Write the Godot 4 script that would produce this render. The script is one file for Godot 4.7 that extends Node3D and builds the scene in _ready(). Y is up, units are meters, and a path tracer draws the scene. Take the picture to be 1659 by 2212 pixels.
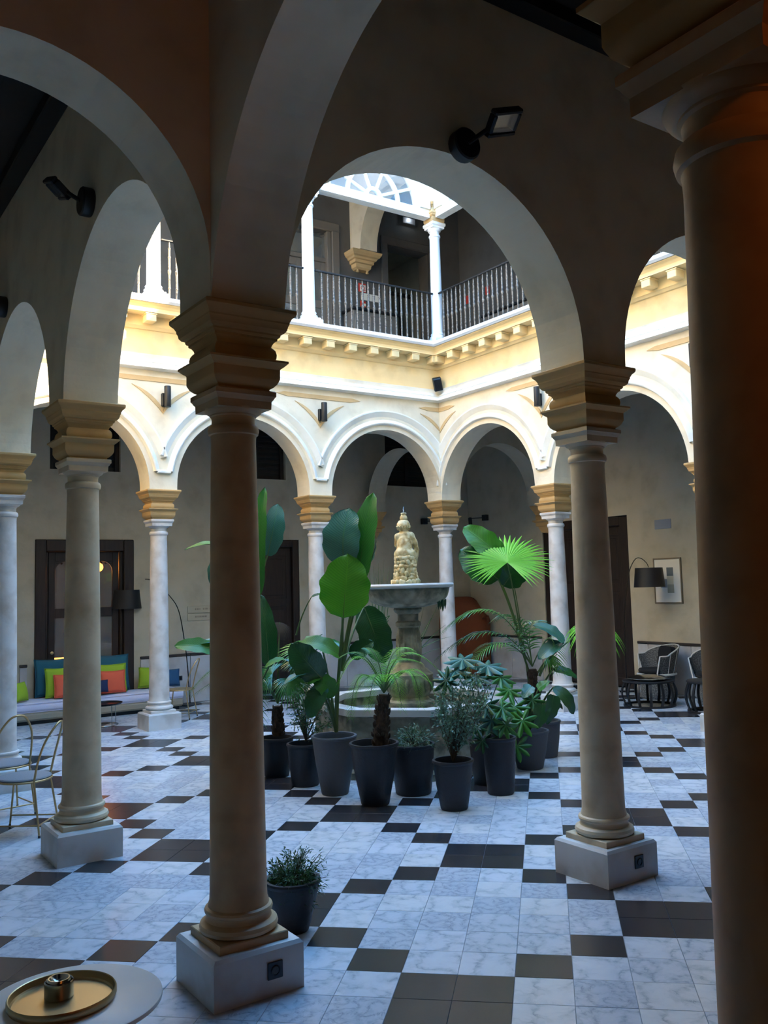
extends Node3D
# An arcaded patio: lower and upper galleries round a marble court with a fountain and potted plants.
# U: one floor tile in metres. T(p, h, q) turns patio coordinates in tiles (p along one arcade, q along the other, h up) into metres.
const U := 0.3
const PS := [0.0, 9.283, 18.431, 27.714]
const QS := [0.0, 9.746, 19.783, 29.529]
const HW := 0.72
const CEIL := 19.85
const ANG := 0.7657
var M := {}
var taken := {}
var rng := RandomNumberGenerator.new()
var sg := 0

func T(p: float, h: float, q: float) -> Vector3:
	return Vector3(p * U, h * U, -q * U)

func _ready() -> void:
	set_view()
	set_light()
	make_materials()
	shell()
	lower_arcades()
	upper_floor()
	columns()
	paving()
	doors()
	fountain()
	furniture()
	fittings()
	pots_and_plants()

func set_view() -> void:
	var cam := Camera3D.new()
	cam.name = "camera"
	cam.projection = Camera3D.PROJECTION_FRUSTUM
	cam.near = 0.05
	cam.far = 200.0
	var f := 1950.34
	cam.size = 2.0 * cam.near * 1106.0 / f
	cam.frustum_offset = Vector2(-37.6 / f, -23.5 / f) * cam.near
	add_child(cam)
	cam.transform = Transform3D(Basis(Vector3.UP, 0.1541 - ANG) * Basis(Vector3.RIGHT, 0.0908) * Basis(Vector3.BACK, -0.028), Vector3(-6.9379 * U, 6.8656 * U, 15.2211 * U))
	cam.current = true

func set_light() -> void:
	var env := Environment.new()
	var sky := Sky.new()
	var sm := ProceduralSkyMaterial.new()
	sm.sky_top_color = Color(0.40, 0.66, 0.93)
	sm.sky_horizon_color = Color(0.74, 0.85, 0.97)
	sm.sky_curve = 0.15
	sm.ground_bottom_color = Color(0.35, 0.33, 0.3)
	sm.ground_horizon_color = Color(0.5, 0.5, 0.5)
	sm.sky_energy_multiplier = 1.0
	sm.sun_angle_max = 1.0
	sky.sky_material = sm
	env.background_mode = Environment.BG_SKY
	env.sky = sky
	env.background_energy_multiplier = 6.6
	env.tonemap_mode = Environment.TONE_MAPPER_LINEAR
	env.tonemap_exposure = 1.8
	env.sdfgi_enabled = true
	env.ssao_enabled = true
	env.ssil_enabled = true
	var we := WorldEnvironment.new()
	we.name = "world"
	we.environment = env
	add_child(we)
	var sun := DirectionalLight3D.new()
	sun.name = "sun"
	sun.light_color = Color(1.0, 0.92, 0.76)
	sun.light_energy = 8.5
	sun.light_angular_distance = 0.6
	sun.shadow_enabled = true
	add_child(sun)
	var d := Vector3(-1.0, -0.99, -1.0)
	sun.look_at_from_position(Vector3.ZERO, d, Vector3.UP)

# ---------- naming and building ----------
func numbered(n: String) -> String:
	var k: int = taken.get(n, 0)
	taken[n] = k + 1
	return n if k == 0 else "%s_%03d" % [n, k]

func tag(o: Node, label: String, category := "", group := "") -> Node:
	if label: o.set_meta("label", label)
	if category: o.set_meta("category", category)
	if group: o.set_meta("group", group)
	return o

func thing(called: String, label: String, category: String, at := Vector3.ZERO, turn := 0.0, group := "") -> Node3D:
	var o := Node3D.new()
	o.name = numbered(called)
	add_child(o)
	o.position = at
	o.rotation.y = turn
	tag(o, label, category, group)
	return o

func S() -> SurfaceTool:
	var s := SurfaceTool.new()
	s.begin(Mesh.PRIMITIVE_TRIANGLES)
	return s

func done(s: SurfaceTool) -> ArrayMesh:
	s.generate_normals()
	return s.commit()

func put(called: String, mesh: Mesh, mat: Material, parent: Node = null, at := Transform3D.IDENTITY) -> MeshInstance3D:
	var o := MeshInstance3D.new()
	o.name = called if parent else numbered(called)
	o.mesh = mesh
	o.material_override = mat
	o.transform = at
	(parent if parent else self).add_child(o, true)
	return o

func obj(called: String, s: SurfaceTool, mat: Material, parent: Node = null, at := Transform3D.IDENTITY) -> MeshInstance3D:
	return put(called, done(s), mat, parent, at)

func struct(called: String, s: SurfaceTool, mat: Material, label := "") -> MeshInstance3D:
	var o := obj(called, s, mat)
	o.set_meta("kind", "structure")
	if label: tag(o, label, "wall" if called.begins_with("wall") else called.get_slice("_", 0))
	return o

func dup(o: Node3D, at: Transform3D, label: String) -> Node3D:
	var c: Node3D = o.duplicate()
	c.name = numbered(String(o.name).rstrip("0123456789").rstrip("_"))
	add_child(c)
	c.transform = at
	if label: c.set_meta("label", label)
	return c

func tri(s: SurfaceTool, a: Vector3, b: Vector3, c: Vector3) -> void:
	s.add_vertex(a)
	s.add_vertex(b)
	s.add_vertex(c)

func quad(s: SurfaceTool, a: Vector3, b: Vector3, c: Vector3, d: Vector3) -> void:
	tri(s, a, b, c)
	tri(s, a, c, d)

func flat(s: SurfaceTool) -> void:
	s.set_smooth_group(-1)

func newg(s: SurfaceTool) -> void:
	sg += 1
	s.set_smooth_group(sg)

# a box with chamfered edges, its middle at c
func box(s: SurfaceTool, c: Vector3, size: Vector3, b := 0.0, x := Transform3D.IDENTITY) -> void:
	flat(s)
	var h := size / 2.0
	b = minf(b, minf(h.x, minf(h.y, h.z)) * 0.9)
	var ax := [Vector3.RIGHT, Vector3.UP, Vector3.BACK]
	if b <= 0.0:
		for a in 3:
			for sgn in [-1.0, 1.0]:
				var n: Vector3 = ax[a] * sgn
				var u: Vector3 = ax[(a + 1) % 3]
				var v: Vector3 = ax[(a + 2) % 3] * sgn
				var o: Vector3 = c + n * h[a]
				u *= h[(a + 1) % 3]
				v *= h[(a + 2) % 3]
				quad(s, x * (o - u - v), x * (o - u + v), x * (o + u + v), x * (o + u - v))
		return
	var i := h - Vector3(b, b, b)
	for a in 3:
		var e: int = (a + 1) % 3
		var f: int = (a + 2) % 3
		for sgn in [-1.0, 1.0]:
			var o: Vector3 = c + ax[a] * sgn * h[a]
			var u: Vector3 = ax[e] * i[e]
			var v: Vector3 = ax[f] * sgn * i[f]
			quad(s, x * (o - u - v), x * (o - u + v), x * (o + u + v), x * (o + u - v))
		for su in [-1.0, 1.0]:
			for sv in [-1.0, 1.0]:
				var l: Vector3 = ax[a] * i[a]
				var p1: Vector3 = c + ax[e] * su * h[e] + ax[f] * sv * i[f]
				var p2: Vector3 = c + ax[e] * su * i[e] + ax[f] * sv * h[f]
				if su * sv > 0: quad(s, x * (p1 - l), x * (p2 - l), x * (p2 + l), x * (p1 + l))
				else: quad(s, x * (p1 - l), x * (p1 + l), x * (p2 + l), x * (p2 - l))
	for sx in [-1.0, 1.0]:
		for sy in [-1.0, 1.0]:
			for sz in [-1.0, 1.0]:
				var k := Vector3(sx, sy, sz)
				var p1: Vector3 = c + k * Vector3(h.x, i.y, i.z)
				var p2: Vector3 = c + k * Vector3(i.x, h.y, i.z)
				var p3: Vector3 = c + k * Vector3(i.x, i.y, h.z)
				if sx * sy * sz > 0: tri(s, x * p1, x * p3, x * p2)
				else: tri(s, x * p1, x * p2, x * p3)

func box2(s: SurfaceTool, a: Vector3, b: Vector3, bev := 0.0) -> void:
	box(s, (a + b) / 2.0, (b - a).abs(), bev)

# turn a profile of (radius, height) about y; sides = 4 with square = true makes a square moulding of half-sides
func lathe(s: SurfaceTool, prof: Array, n := 24, x := Transform3D.IDENTITY, square := false, crease := 0.6) -> void:
	sg += 1
	var g := sg
	for k in prof.size() - 1:
		var a: Vector2 = prof[k]
		var b: Vector2 = prof[k + 1]
		if a.distance_to(b) < 1e-6: continue
		if k > 0:
			var d0: Vector2 = a - prof[k - 1]
			if absf(d0.angle_to(b - a)) > crease:
				sg += 1
				g = sg
		if square:
			for i in 4:
				var c0 := [Vector2(-1, -1), Vector2(1, -1), Vector2(1, 1), Vector2(-1, 1)]
				var e0: Vector2 = c0[i]
				var e1: Vector2 = c0[(i + 1) % 4]
				s.set_smooth_group(g * 8 + i + 100000)
				quad(s, x * Vector3(e0.x * a.x, a.y, e0.y * a.x), x * Vector3(e1.x * a.x, a.y, e1.y * a.x), x * Vector3(e1.x * b.x, b.y, e1.y * b.x), x * Vector3(e0.x * b.x, b.y, e0.y * b.x))
			continue
		s.set_smooth_group(g)
		for i in n:
			var t0 := TAU * i / n
			var t1 := TAU * (i + 1) / n
			var p00 := x * Vector3(a.x * cos(t0), a.y, a.x * sin(t0))
			var p01 := x * Vector3(a.x * cos(t1), a.y, a.x * sin(t1))
			var p10 := x * Vector3(b.x * cos(t0), b.y, b.x * sin(t0))
			var p11 := x * Vector3(b.x * cos(t1), b.y, b.x * sin(t1))
			if a.x > 1e-6: tri(s, p00, p01, p11)
			if b.x > 1e-6: tri(s, p00, p11, p10)

func pf(a: Array, k := 1.0, dy := 0.0) -> Array:
	var o := []
	for i in range(0, a.size(), 2): o.append(Vector2(a[i] * k, a[i + 1] * k + dy))
	return o

# a round bar along points; r may be one radius or one per point
func tube(s: SurfaceTool, pts: Array, r, n := 8, caps := true, closed := false) -> void:
	newg(s)
	var m := pts.size()
	var rings := []
	var up := Vector3.UP
	for i in m:
		var d: Vector3
		if closed: d = (pts[(i + 1) % m] - pts[(i + m - 1) % m]).normalized()
		else: d = (pts[mini(i + 1, m - 1)] - pts[maxi(i - 1, 0)]).normalized()
		if i == 0 and absf(d.dot(up)) > 0.95: up = Vector3.RIGHT
		var side := d.cross(up).normalized()
		up = side.cross(d).normalized()
		var rr: float = r[i] if r is Array else r
		var ring := []
		for k in n:
			var a := TAU * k / n
			ring.append(pts[i] + (side * cos(a) + up * sin(a)) * rr)
		rings.append(ring)
	for i in (m if closed else m - 1):
		var r0: Array = rings[i]
		var r1: Array = rings[(i + 1) % m]
		for k in n: quad(s, r0[k], r1[k], r1[(k + 1) % n], r0[(k + 1) % n])
	if caps and not closed:
		flat(s)
		for k in range(1, n - 1):
			tri(s, rings[0][0], rings[0][k], rings[0][k + 1])
			tri(s, rings[m - 1][0], rings[m - 1][k + 1], rings[m - 1][k])

func curve(a: Vector3, b: Vector3, c: Vector3, n := 12) -> Array:
	var o := []
	for i in n + 1:
		var t := float(i) / n
		o.append(a * (1 - t) * (1 - t) + b * 2 * t * (1 - t) + c * t * t)
	return o

func spline(pts: Array, n := 8, closed := false) -> Array:
	var o := []
	var m := pts.size()
	for i in (m if closed else m - 1):
		var p0: Vector3 = pts[(i - 1 + m) % m] if closed or i > 0 else pts[0] * 2.0 - pts[1]
		var p1: Vector3 = pts[i]
		var p2: Vector3 = pts[(i + 1) % m]
		var p3: Vector3 = pts[(i + 2) % m] if closed or i + 2 < m else p2 * 2.0 - p1
		for k in n: o.append(p1.cubic_interpolate(p2, p0, p3, float(k) / n))
	if not closed: o.append(pts[m - 1])
	return o

# a flat outline with thickness; x carries (u, v, depth) into place
func slab(s: SurfaceTool, poly: PackedVector2Array, d0: float, d1: float, x := Transform3D.IDENTITY, smooth_sides := false) -> void:
	flat(s)
	var ix := Geometry2D.triangulate_polygon(poly)
	for k in range(0, ix.size(), 3):
		var a := poly[ix[k]]
		var b := poly[ix[k + 1]]
		var c := poly[ix[k + 2]]
		if (b - a).cross(c - a) < 0:
			var w := b
			b = c
			c = w
		tri(s, x * Vector3(a.x, a.y, d1), x * Vector3(c.x, c.y, d1), x * Vector3(b.x, b.y, d1))
		tri(s, x * Vector3(a.x, a.y, d0), x * Vector3(b.x, b.y, d0), x * Vector3(c.x, c.y, d0))
	var area := 0.0
	for k in poly.size(): area += poly[k].cross(poly[(k + 1) % poly.size()])
	newg(s)
	for k in poly.size():
		var a := poly[k]
		var b := poly[(k + 1) % poly.size()]
		var z := poly[(k - 1 + poly.size()) % poly.size()]
		if not smooth_sides or absf((a - z).angle_to(b - a)) > 0.5: newg(s)
		if area > 0: quad(s, x * Vector3(a.x, a.y, d0), x * Vector3(a.x, a.y, d1), x * Vector3(b.x, b.y, d1), x * Vector3(b.x, b.y, d0))
		else: quad(s, x * Vector3(a.x, a.y, d0), x * Vector3(b.x, b.y, d0), x * Vector3(b.x, b.y, d1), x * Vector3(a.x, a.y, d1))

# sweep an open profile of (out, up) along frames, each a Transform3D whose x is "out" and y is "up"
func sweep(s: SurfaceTool, prof: Array, frames: Array, crease := 0.5) -> void:
	sg += 1
	var g := sg
	for k in prof.size() - 1:
		if k > 0 and absf((prof[k] - prof[k - 1]).angle_to(prof[k + 1] - prof[k])) > crease: sg += 1
		g = sg
		s.set_smooth_group(g)
		for i in frames.size() - 1:
			var f0: Transform3D = frames[i]
			var f1: Transform3D = frames[i + 1]
			var a := Vector3(prof[k].x, prof[k].y, 0)
			var b := Vector3(prof[k + 1].x, prof[k + 1].y, 0)
			quad(s, f0 * a, f1 * a, f1 * b, f0 * b)

func rrect(w: float, h: float, r: float, n := 5) -> PackedVector2Array:
	var o := PackedVector2Array()
	var c := [Vector2(w / 2 - r, h / 2 - r), Vector2(-w / 2 + r, h / 2 - r), Vector2(-w / 2 + r, -h / 2 + r), Vector2(w / 2 - r, -h / 2 + r)]
	for k in 4:
		for i in n + 1:
			var a: float = PI / 2 * (k + float(i) / n)
			o.append(c[k] + Vector2(cos(a), sin(a)) * r)
	return o

# ---------- materials ----------
func col(r: int, g: int, b: int) -> Color:
	return Color(r / 255.0, g / 255.0, b / 255.0)

func mat(called: String, c: Color, rough := 0.7, metal := 0.0) -> StandardMaterial3D:
	var m := StandardMaterial3D.new()
	m.resource_name = called
	m.albedo_color = c
	m.roughness = rough
	m.metallic = metal
	M[called] = m
	return m

func noise_tex(freq: float, kind: int, ramp: Array, px := 512, octaves := 5, warp := 0.0, sd := 1) -> NoiseTexture2D:
	var n := FastNoiseLite.new()
	n.seed = sd
	n.frequency = freq
	n.noise_type = FastNoiseLite.TYPE_SIMPLEX_SMOOTH
	n.fractal_type = kind as FastNoiseLite.FractalType
	n.fractal_octaves = octaves
	if warp > 0.0:
		n.domain_warp_enabled = true
		n.domain_warp_amplitude = warp
		n.domain_warp_frequency = freq * 0.8
		n.domain_warp_fractal_octaves = 3
	var t := NoiseTexture2D.new()
	t.width = px
	t.height = px
	t.seamless = true
	t.noise = n
	if ramp.size():
		var g := Gradient.new()
		var offs := PackedFloat32Array()
		var cols := PackedColorArray()
		for k in range(0, ramp.size(), 2):
			offs.append(ramp[k])
			cols.append(ramp[k + 1])
		g.offsets = offs
		g.colors = cols
		t.color_ramp = g
	return t

func triplanar(m: StandardMaterial3D, scale: float, world := true) -> void:
	m.uv1_triplanar = true
	m.uv1_world_triplanar = world
	m.uv1_scale = Vector3.ONE * scale
	m.uv1_triplanar_sharpness = 4.0

func make_materials() -> void:
	rng.seed = 7
	var rough_tex := noise_tex(0.02, FastNoiseLite.FRACTAL_FBM, [], 512, 6, 0.0, 3)
	var blotch := noise_tex(0.006, FastNoiseLite.FRACTAL_FBM, [0.0, Color(0.90, 0.89, 0.87), 0.45, Color(0.97, 0.97, 0.96), 1.0, Color.WHITE], 512, 5, 20.0, 4)
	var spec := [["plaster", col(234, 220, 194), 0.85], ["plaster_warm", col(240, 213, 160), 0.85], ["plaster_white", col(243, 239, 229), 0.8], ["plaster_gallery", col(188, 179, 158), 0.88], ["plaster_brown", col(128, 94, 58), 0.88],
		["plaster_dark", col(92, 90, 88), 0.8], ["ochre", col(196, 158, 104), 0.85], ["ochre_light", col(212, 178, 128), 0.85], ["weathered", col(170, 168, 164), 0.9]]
	for a in spec:
		var m := mat(a[0], a[1], a[2])
		m.albedo_texture = blotch
		m.heightmap_enabled = true
		m.heightmap_texture = rough_tex
		m.heightmap_scale = 0.25
		triplanar(m, 0.55)
	var stain := noise_tex(0.008, FastNoiseLite.FRACTAL_FBM, [0.0, Color(0.84, 0.81, 0.77), 0.35, Color(0.92, 0.90, 0.88), 0.6, Color(0.98, 0.97, 0.96), 1.0, Color.WHITE], 512, 6, 25.0, 12)
	var cm := mat("column_marble", col(214, 209, 203), 0.5)
	cm.albedo_texture = stain
	cm.heightmap_enabled = true
	cm.heightmap_texture = rough_tex
	cm.heightmap_scale = 0.15
	triplanar(cm, 0.7)
	for a in [["column_marble_warmlight_strong", col(196, 164, 122)], ["column_marble_warmlight_soft", col(208, 190, 160)]]:  # near columns: warm gallery light is tinted into the marble colour
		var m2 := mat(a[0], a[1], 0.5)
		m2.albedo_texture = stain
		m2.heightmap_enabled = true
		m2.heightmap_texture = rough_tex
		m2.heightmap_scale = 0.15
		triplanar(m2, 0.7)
	var pm := mat("plinth_marble", col(206, 206, 204), 0.55)
	pm.albedo_texture = stain
	triplanar(pm, 0.5)
	for k in 4:
		var vein := noise_tex([0.004, 0.006, 0.0035, 0.009][k], FastNoiseLite.FRACTAL_RIDGED, [0.0, Color(1, 1, 1), 0.45, Color(0.97, 0.97, 0.98), 0.70, Color(0.90, 0.91, 0.92), 0.88, Color(0.78, 0.80, 0.82), 1.0, Color(0.62, 0.64, 0.68)], 1024, 6, [120.0, 80.0, 150.0, 90.0][k], 21 + k)
		var fm := mat("floor_marble_%d" % k, [col(208, 210, 212), col(200, 203, 206), col(212, 211, 208), col(190, 194, 199)][k], 0.24)
		fm.albedo_texture = vein
		fm.metallic_specular = 0.45
	for k in 2:
		var bm := mat("floor_black_%d" % k, [col(46, 46, 50), col(56, 52, 52)][k], 0.26)
		bm.albedo_texture = noise_tex(0.02, FastNoiseLite.FRACTAL_FBM, [0.0, Color(0.7, 0.7, 0.72), 0.7, Color.WHITE, 1.0, Color(1, 1, 1)], 512, 5, 10.0, 31 + k)
		bm.metallic_specular = 0.45
	mat("grout", col(150, 150, 148), 0.9)
	var dm := mat("dado_marble", col(196, 198, 202), 0.4)
	dm.albedo_texture = stain
	triplanar(dm, 0.4)
	mat("dado_trim", col(52, 46, 42), 0.5)
	var grain := noise_tex(0.01, FastNoiseLite.FRACTAL_FBM, [0.0, Color(0.6, 0.55, 0.5), 1.0, Color.WHITE], 512, 5, 12.0, 41)
	var wd := mat("dark_wood", col(44, 31, 25), 0.5)
	wd.albedo_texture = grain
	triplanar(wd, 1.0)
	wd.uv1_scale = Vector3(3, 0.4, 3)
	var wc := mat("ceiling_wood", col(26, 20, 17), 0.7)
	wc.albedo_texture = grain
	triplanar(wc, 0.8)
	mat("iron", col(46, 42, 40), 0.5, 0.3)
	var ir := mat("baluster_iron", col(150, 142, 132), 0.55, 0.2)
	ir.albedo_texture = noise_tex(0.03, FastNoiseLite.FRACTAL_FBM, [0.0, Color(0.35, 0.32, 0.3), 0.5, Color(0.8, 0.78, 0.75), 1.0, Color.WHITE], 256, 5, 0.0, 51)
	triplanar(ir, 3.0)
	mat("black_paint", col(22, 23, 26), 0.5)
	mat("black_gloss", col(14, 15, 18), 0.25)
	mat("white_paint", col(242, 241, 238), 0.5)
	mat("steel", col(190, 190, 186), 0.18, 1.0)
	mat("brass", col(176, 150, 104), 0.22, 1.0)
	mat("brass_satin", col(186, 165, 124), 0.4, 1.0)
	mat("gold_wire", col(188, 158, 112), 0.4, 0.75)
	mat("table_white", col(232, 230, 224), 0.4)
	mat("red_sign", col(206, 54, 40), 0.5)
	mat("sign_white", col(236, 232, 220), 0.5)
	mat("sign_stone", col(176, 166, 142), 0.6)
	mat("letters", col(92, 84, 70), 0.6)
	mat("soil", col(38, 30, 24), 0.95)
	var weave := noise_tex(0.06, FastNoiseLite.FRACTAL_FBM, [], 256, 3, 0.0, 61)
	for a in [["cloth_lavender", col(206, 206, 226)], ["cloth_teal", col(26, 92, 112)], ["cloth_lime", col(152, 186, 46)], ["cloth_coral", col(226, 100, 70)], ["cloth_navy", col(28, 46, 84)], ["cloth_blue", col(40, 84, 120)], ["cloth_black", col(20, 20, 22)], ["cloth_taupe", col(150, 142, 124)], ["seat_grey", col(128, 130, 134)], ["leather_brown", col(122, 66, 36)]]:
		var m := mat(a[0], a[1], 0.85)
		m.heightmap_enabled = true
		m.heightmap_texture = weave
		m.heightmap_scale = 0.12
		triplanar(m, 4.0)
	var fs := mat("fountain_stone", col(168, 164, 150), 0.7)
	fs.albedo_texture = noise_tex(0.01, FastNoiseLite.FRACTAL_FBM, [0.0, Color(0.42, 0.45, 0.42), 0.4, Color(0.72, 0.72, 0.68), 0.7, Color(0.95, 0.94, 0.9), 1.0, Color.WHITE], 512, 6, 20.0, 71)
	fs.heightmap_enabled = true
	fs.heightmap_texture = rough_tex
	fs.heightmap_scale = 0.5
	triplanar(fs, 0.9)
	var ss := mat("statue_stone", col(222, 204, 162), 0.7)
	ss.albedo_texture = noise_tex(0.012, FastNoiseLite.FRACTAL_FBM, [0.0, Color(0.62, 0.5, 0.36), 0.4, Color(0.9, 0.85, 0.75), 0.65, Color.WHITE, 1.0, Color.WHITE], 512, 5, 20.0, 72)
	triplanar(ss, 1.6)
	var wt := mat("water", Color(0.85, 0.95, 0.92, 0.12), 0.03)
	wt.transparency = BaseMaterial3D.TRANSPARENCY_ALPHA
	wt.refraction_enabled = true
	wt.refraction_scale = 0.033
	var gl := mat("glass", Color(0.9, 0.95, 0.95, 0.08), 0.02)
	gl.transparency = BaseMaterial3D.TRANSPARENCY_ALPHA
	for a in [["pot_black", col(27, 28, 34), 0.55], ["pot_grey", col(84, 85, 88), 0.8]]:
		var m := mat(a[0], a[1], a[2])
		m.heightmap_enabled = true
		m.heightmap_texture = rough_tex
		m.heightmap_scale = 0.2
		triplanar(m, 2.0, false)
	var vt := vein_texture()
	for a in [["leaf_bright", col(66, 132, 32), 0.38, 0.9], ["leaf_lime", col(86, 150, 34), 0.42, 1.0], ["leaf_mid", col(58, 122, 44), 0.3, 0.6], ["leaf_dark", col(38, 86, 42), 0.24, 0.35], ["leaf_blue", col(66, 118, 100), 0.18, 0.3]]:
		var m := mat(a[0], a[1], a[2])
		m.heightmap_enabled = true
		m.heightmap_texture = vt
		m.heightmap_scale = 0.25
		m.albedo_texture = vein_color
		m.backlight_enabled = true
		m.backlight = Color(0.45, 0.75, 0.12) * a[3]
	for a in [["blade_lime", col(112, 182, 48), 0.4, 1.0], ["blade_mid", col(72, 134, 52), 0.3, 0.6], ["blade_dark", col(50, 100, 50), 0.26, 0.4], ["shrub_grey", col(88, 112, 96), 0.5, 0.4], ["shrub_dark", col(38, 70, 40), 0.5, 0.4]]:
		var m := mat(a[0], a[1], a[2])
		m.backlight_enabled = true
		m.backlight = Color(0.45, 0.7, 0.15) * a[3]
	mat("stem_green", col(70, 92, 44), 0.55)
	mat("stem_brown", col(74, 56, 38), 0.8)
	var bk := mat("palm_trunk", col(84, 62, 46), 0.95)
	bk.albedo_texture = grain
	triplanar(bk, 4.0, false)
	var wk := mat("wicker", col(150, 150, 146), 0.8)
	wk.albedo_texture = noise_tex(0.04, FastNoiseLite.FRACTAL_FBM, [0.0, Color(0.3, 0.3, 0.3), 1.0, Color.WHITE], 256, 3, 0.0, 81)
	triplanar(wk, 4.0)
	mat("wicker_rim", col(205, 204, 198), 0.7)
	var em := mat("globe_glow", col(255, 190, 110), 0.4)
	em.emission_enabled = true
	em.emission = Color(1.0, 0.55, 0.2)
	em.emission_energy_multiplier = 6.0
	var es := mat("bulb_white", col(255, 255, 255), 0.4)
	es.emission_enabled = true
	es.emission = Color(0.9, 0.95, 1.0)
	es.emission_energy_multiplier = 3.0

var vein_color: ImageTexture
func vein_texture() -> ImageTexture:
	var w := 256
	var a := Image.create(w, w, false, Image.FORMAT_RGB8)
	var b := Image.create(w, w, false, Image.FORMAT_RGB8)
	for y in w:
		for x in w:
			var u := absf(float(x) / w - 0.5) * 2.0
			var v := float(y) / w
			var rib := exp(-u * u * 900.0)
			var lat := 0.5 + 0.5 * sin((v * 26.0 - u * 5.0) * TAU)
			var h := clampf(0.35 + 0.3 * lat * (1.0 - rib) + rib * 0.6, 0.0, 1.0)
			a.set_pixel(x, y, Color(h, h, h))
			var c := 0.86 + 0.1 * lat
			b.set_pixel(x, y, Color(c, c, c).lerp(Color(1.0, 1.0, 0.85), rib))
	vein_color = ImageTexture.create_from_image(b)
	return ImageTexture.create_from_image(a)

# ---------- shell ----------
func tbox(s: SurfaceTool, p0: float, p1: float, h0: float, h1: float, q0: float, q1: float, bev := 0.0) -> void:
	box2(s, T(p0, h0, q0), T(p1, h1, q1), bev)

func csg_wall(called: String, p0: float, p1: float, h0: float, h1: float, q0: float, q1: float, holes: Array, m: Material, label: String) -> Node3D:
	var w := CSGCombiner3D.new()
	w.name = numbered(called)
	var parts := [[p0, p1, h0, h1, q0, q1]] + holes
	for k in parts.size():
		var b := CSGBox3D.new()
		var a := T(parts[k][0], parts[k][2], parts[k][4])
		var z := T(parts[k][1], parts[k][3], parts[k][5])
		b.name = "solid" if k == 0 else "opening"
		b.size = (z - a).abs()
		b.position = (a + z) / 2.0
		b.material = m
		if k > 0: b.operation = CSGShape3D.OPERATION_SUBTRACTION
		w.add_child(b, true)
	w.material_override = m
	add_child(w)
	w.set_meta("kind", "structure")
	tag(w, label, "wall")
	return w

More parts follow.
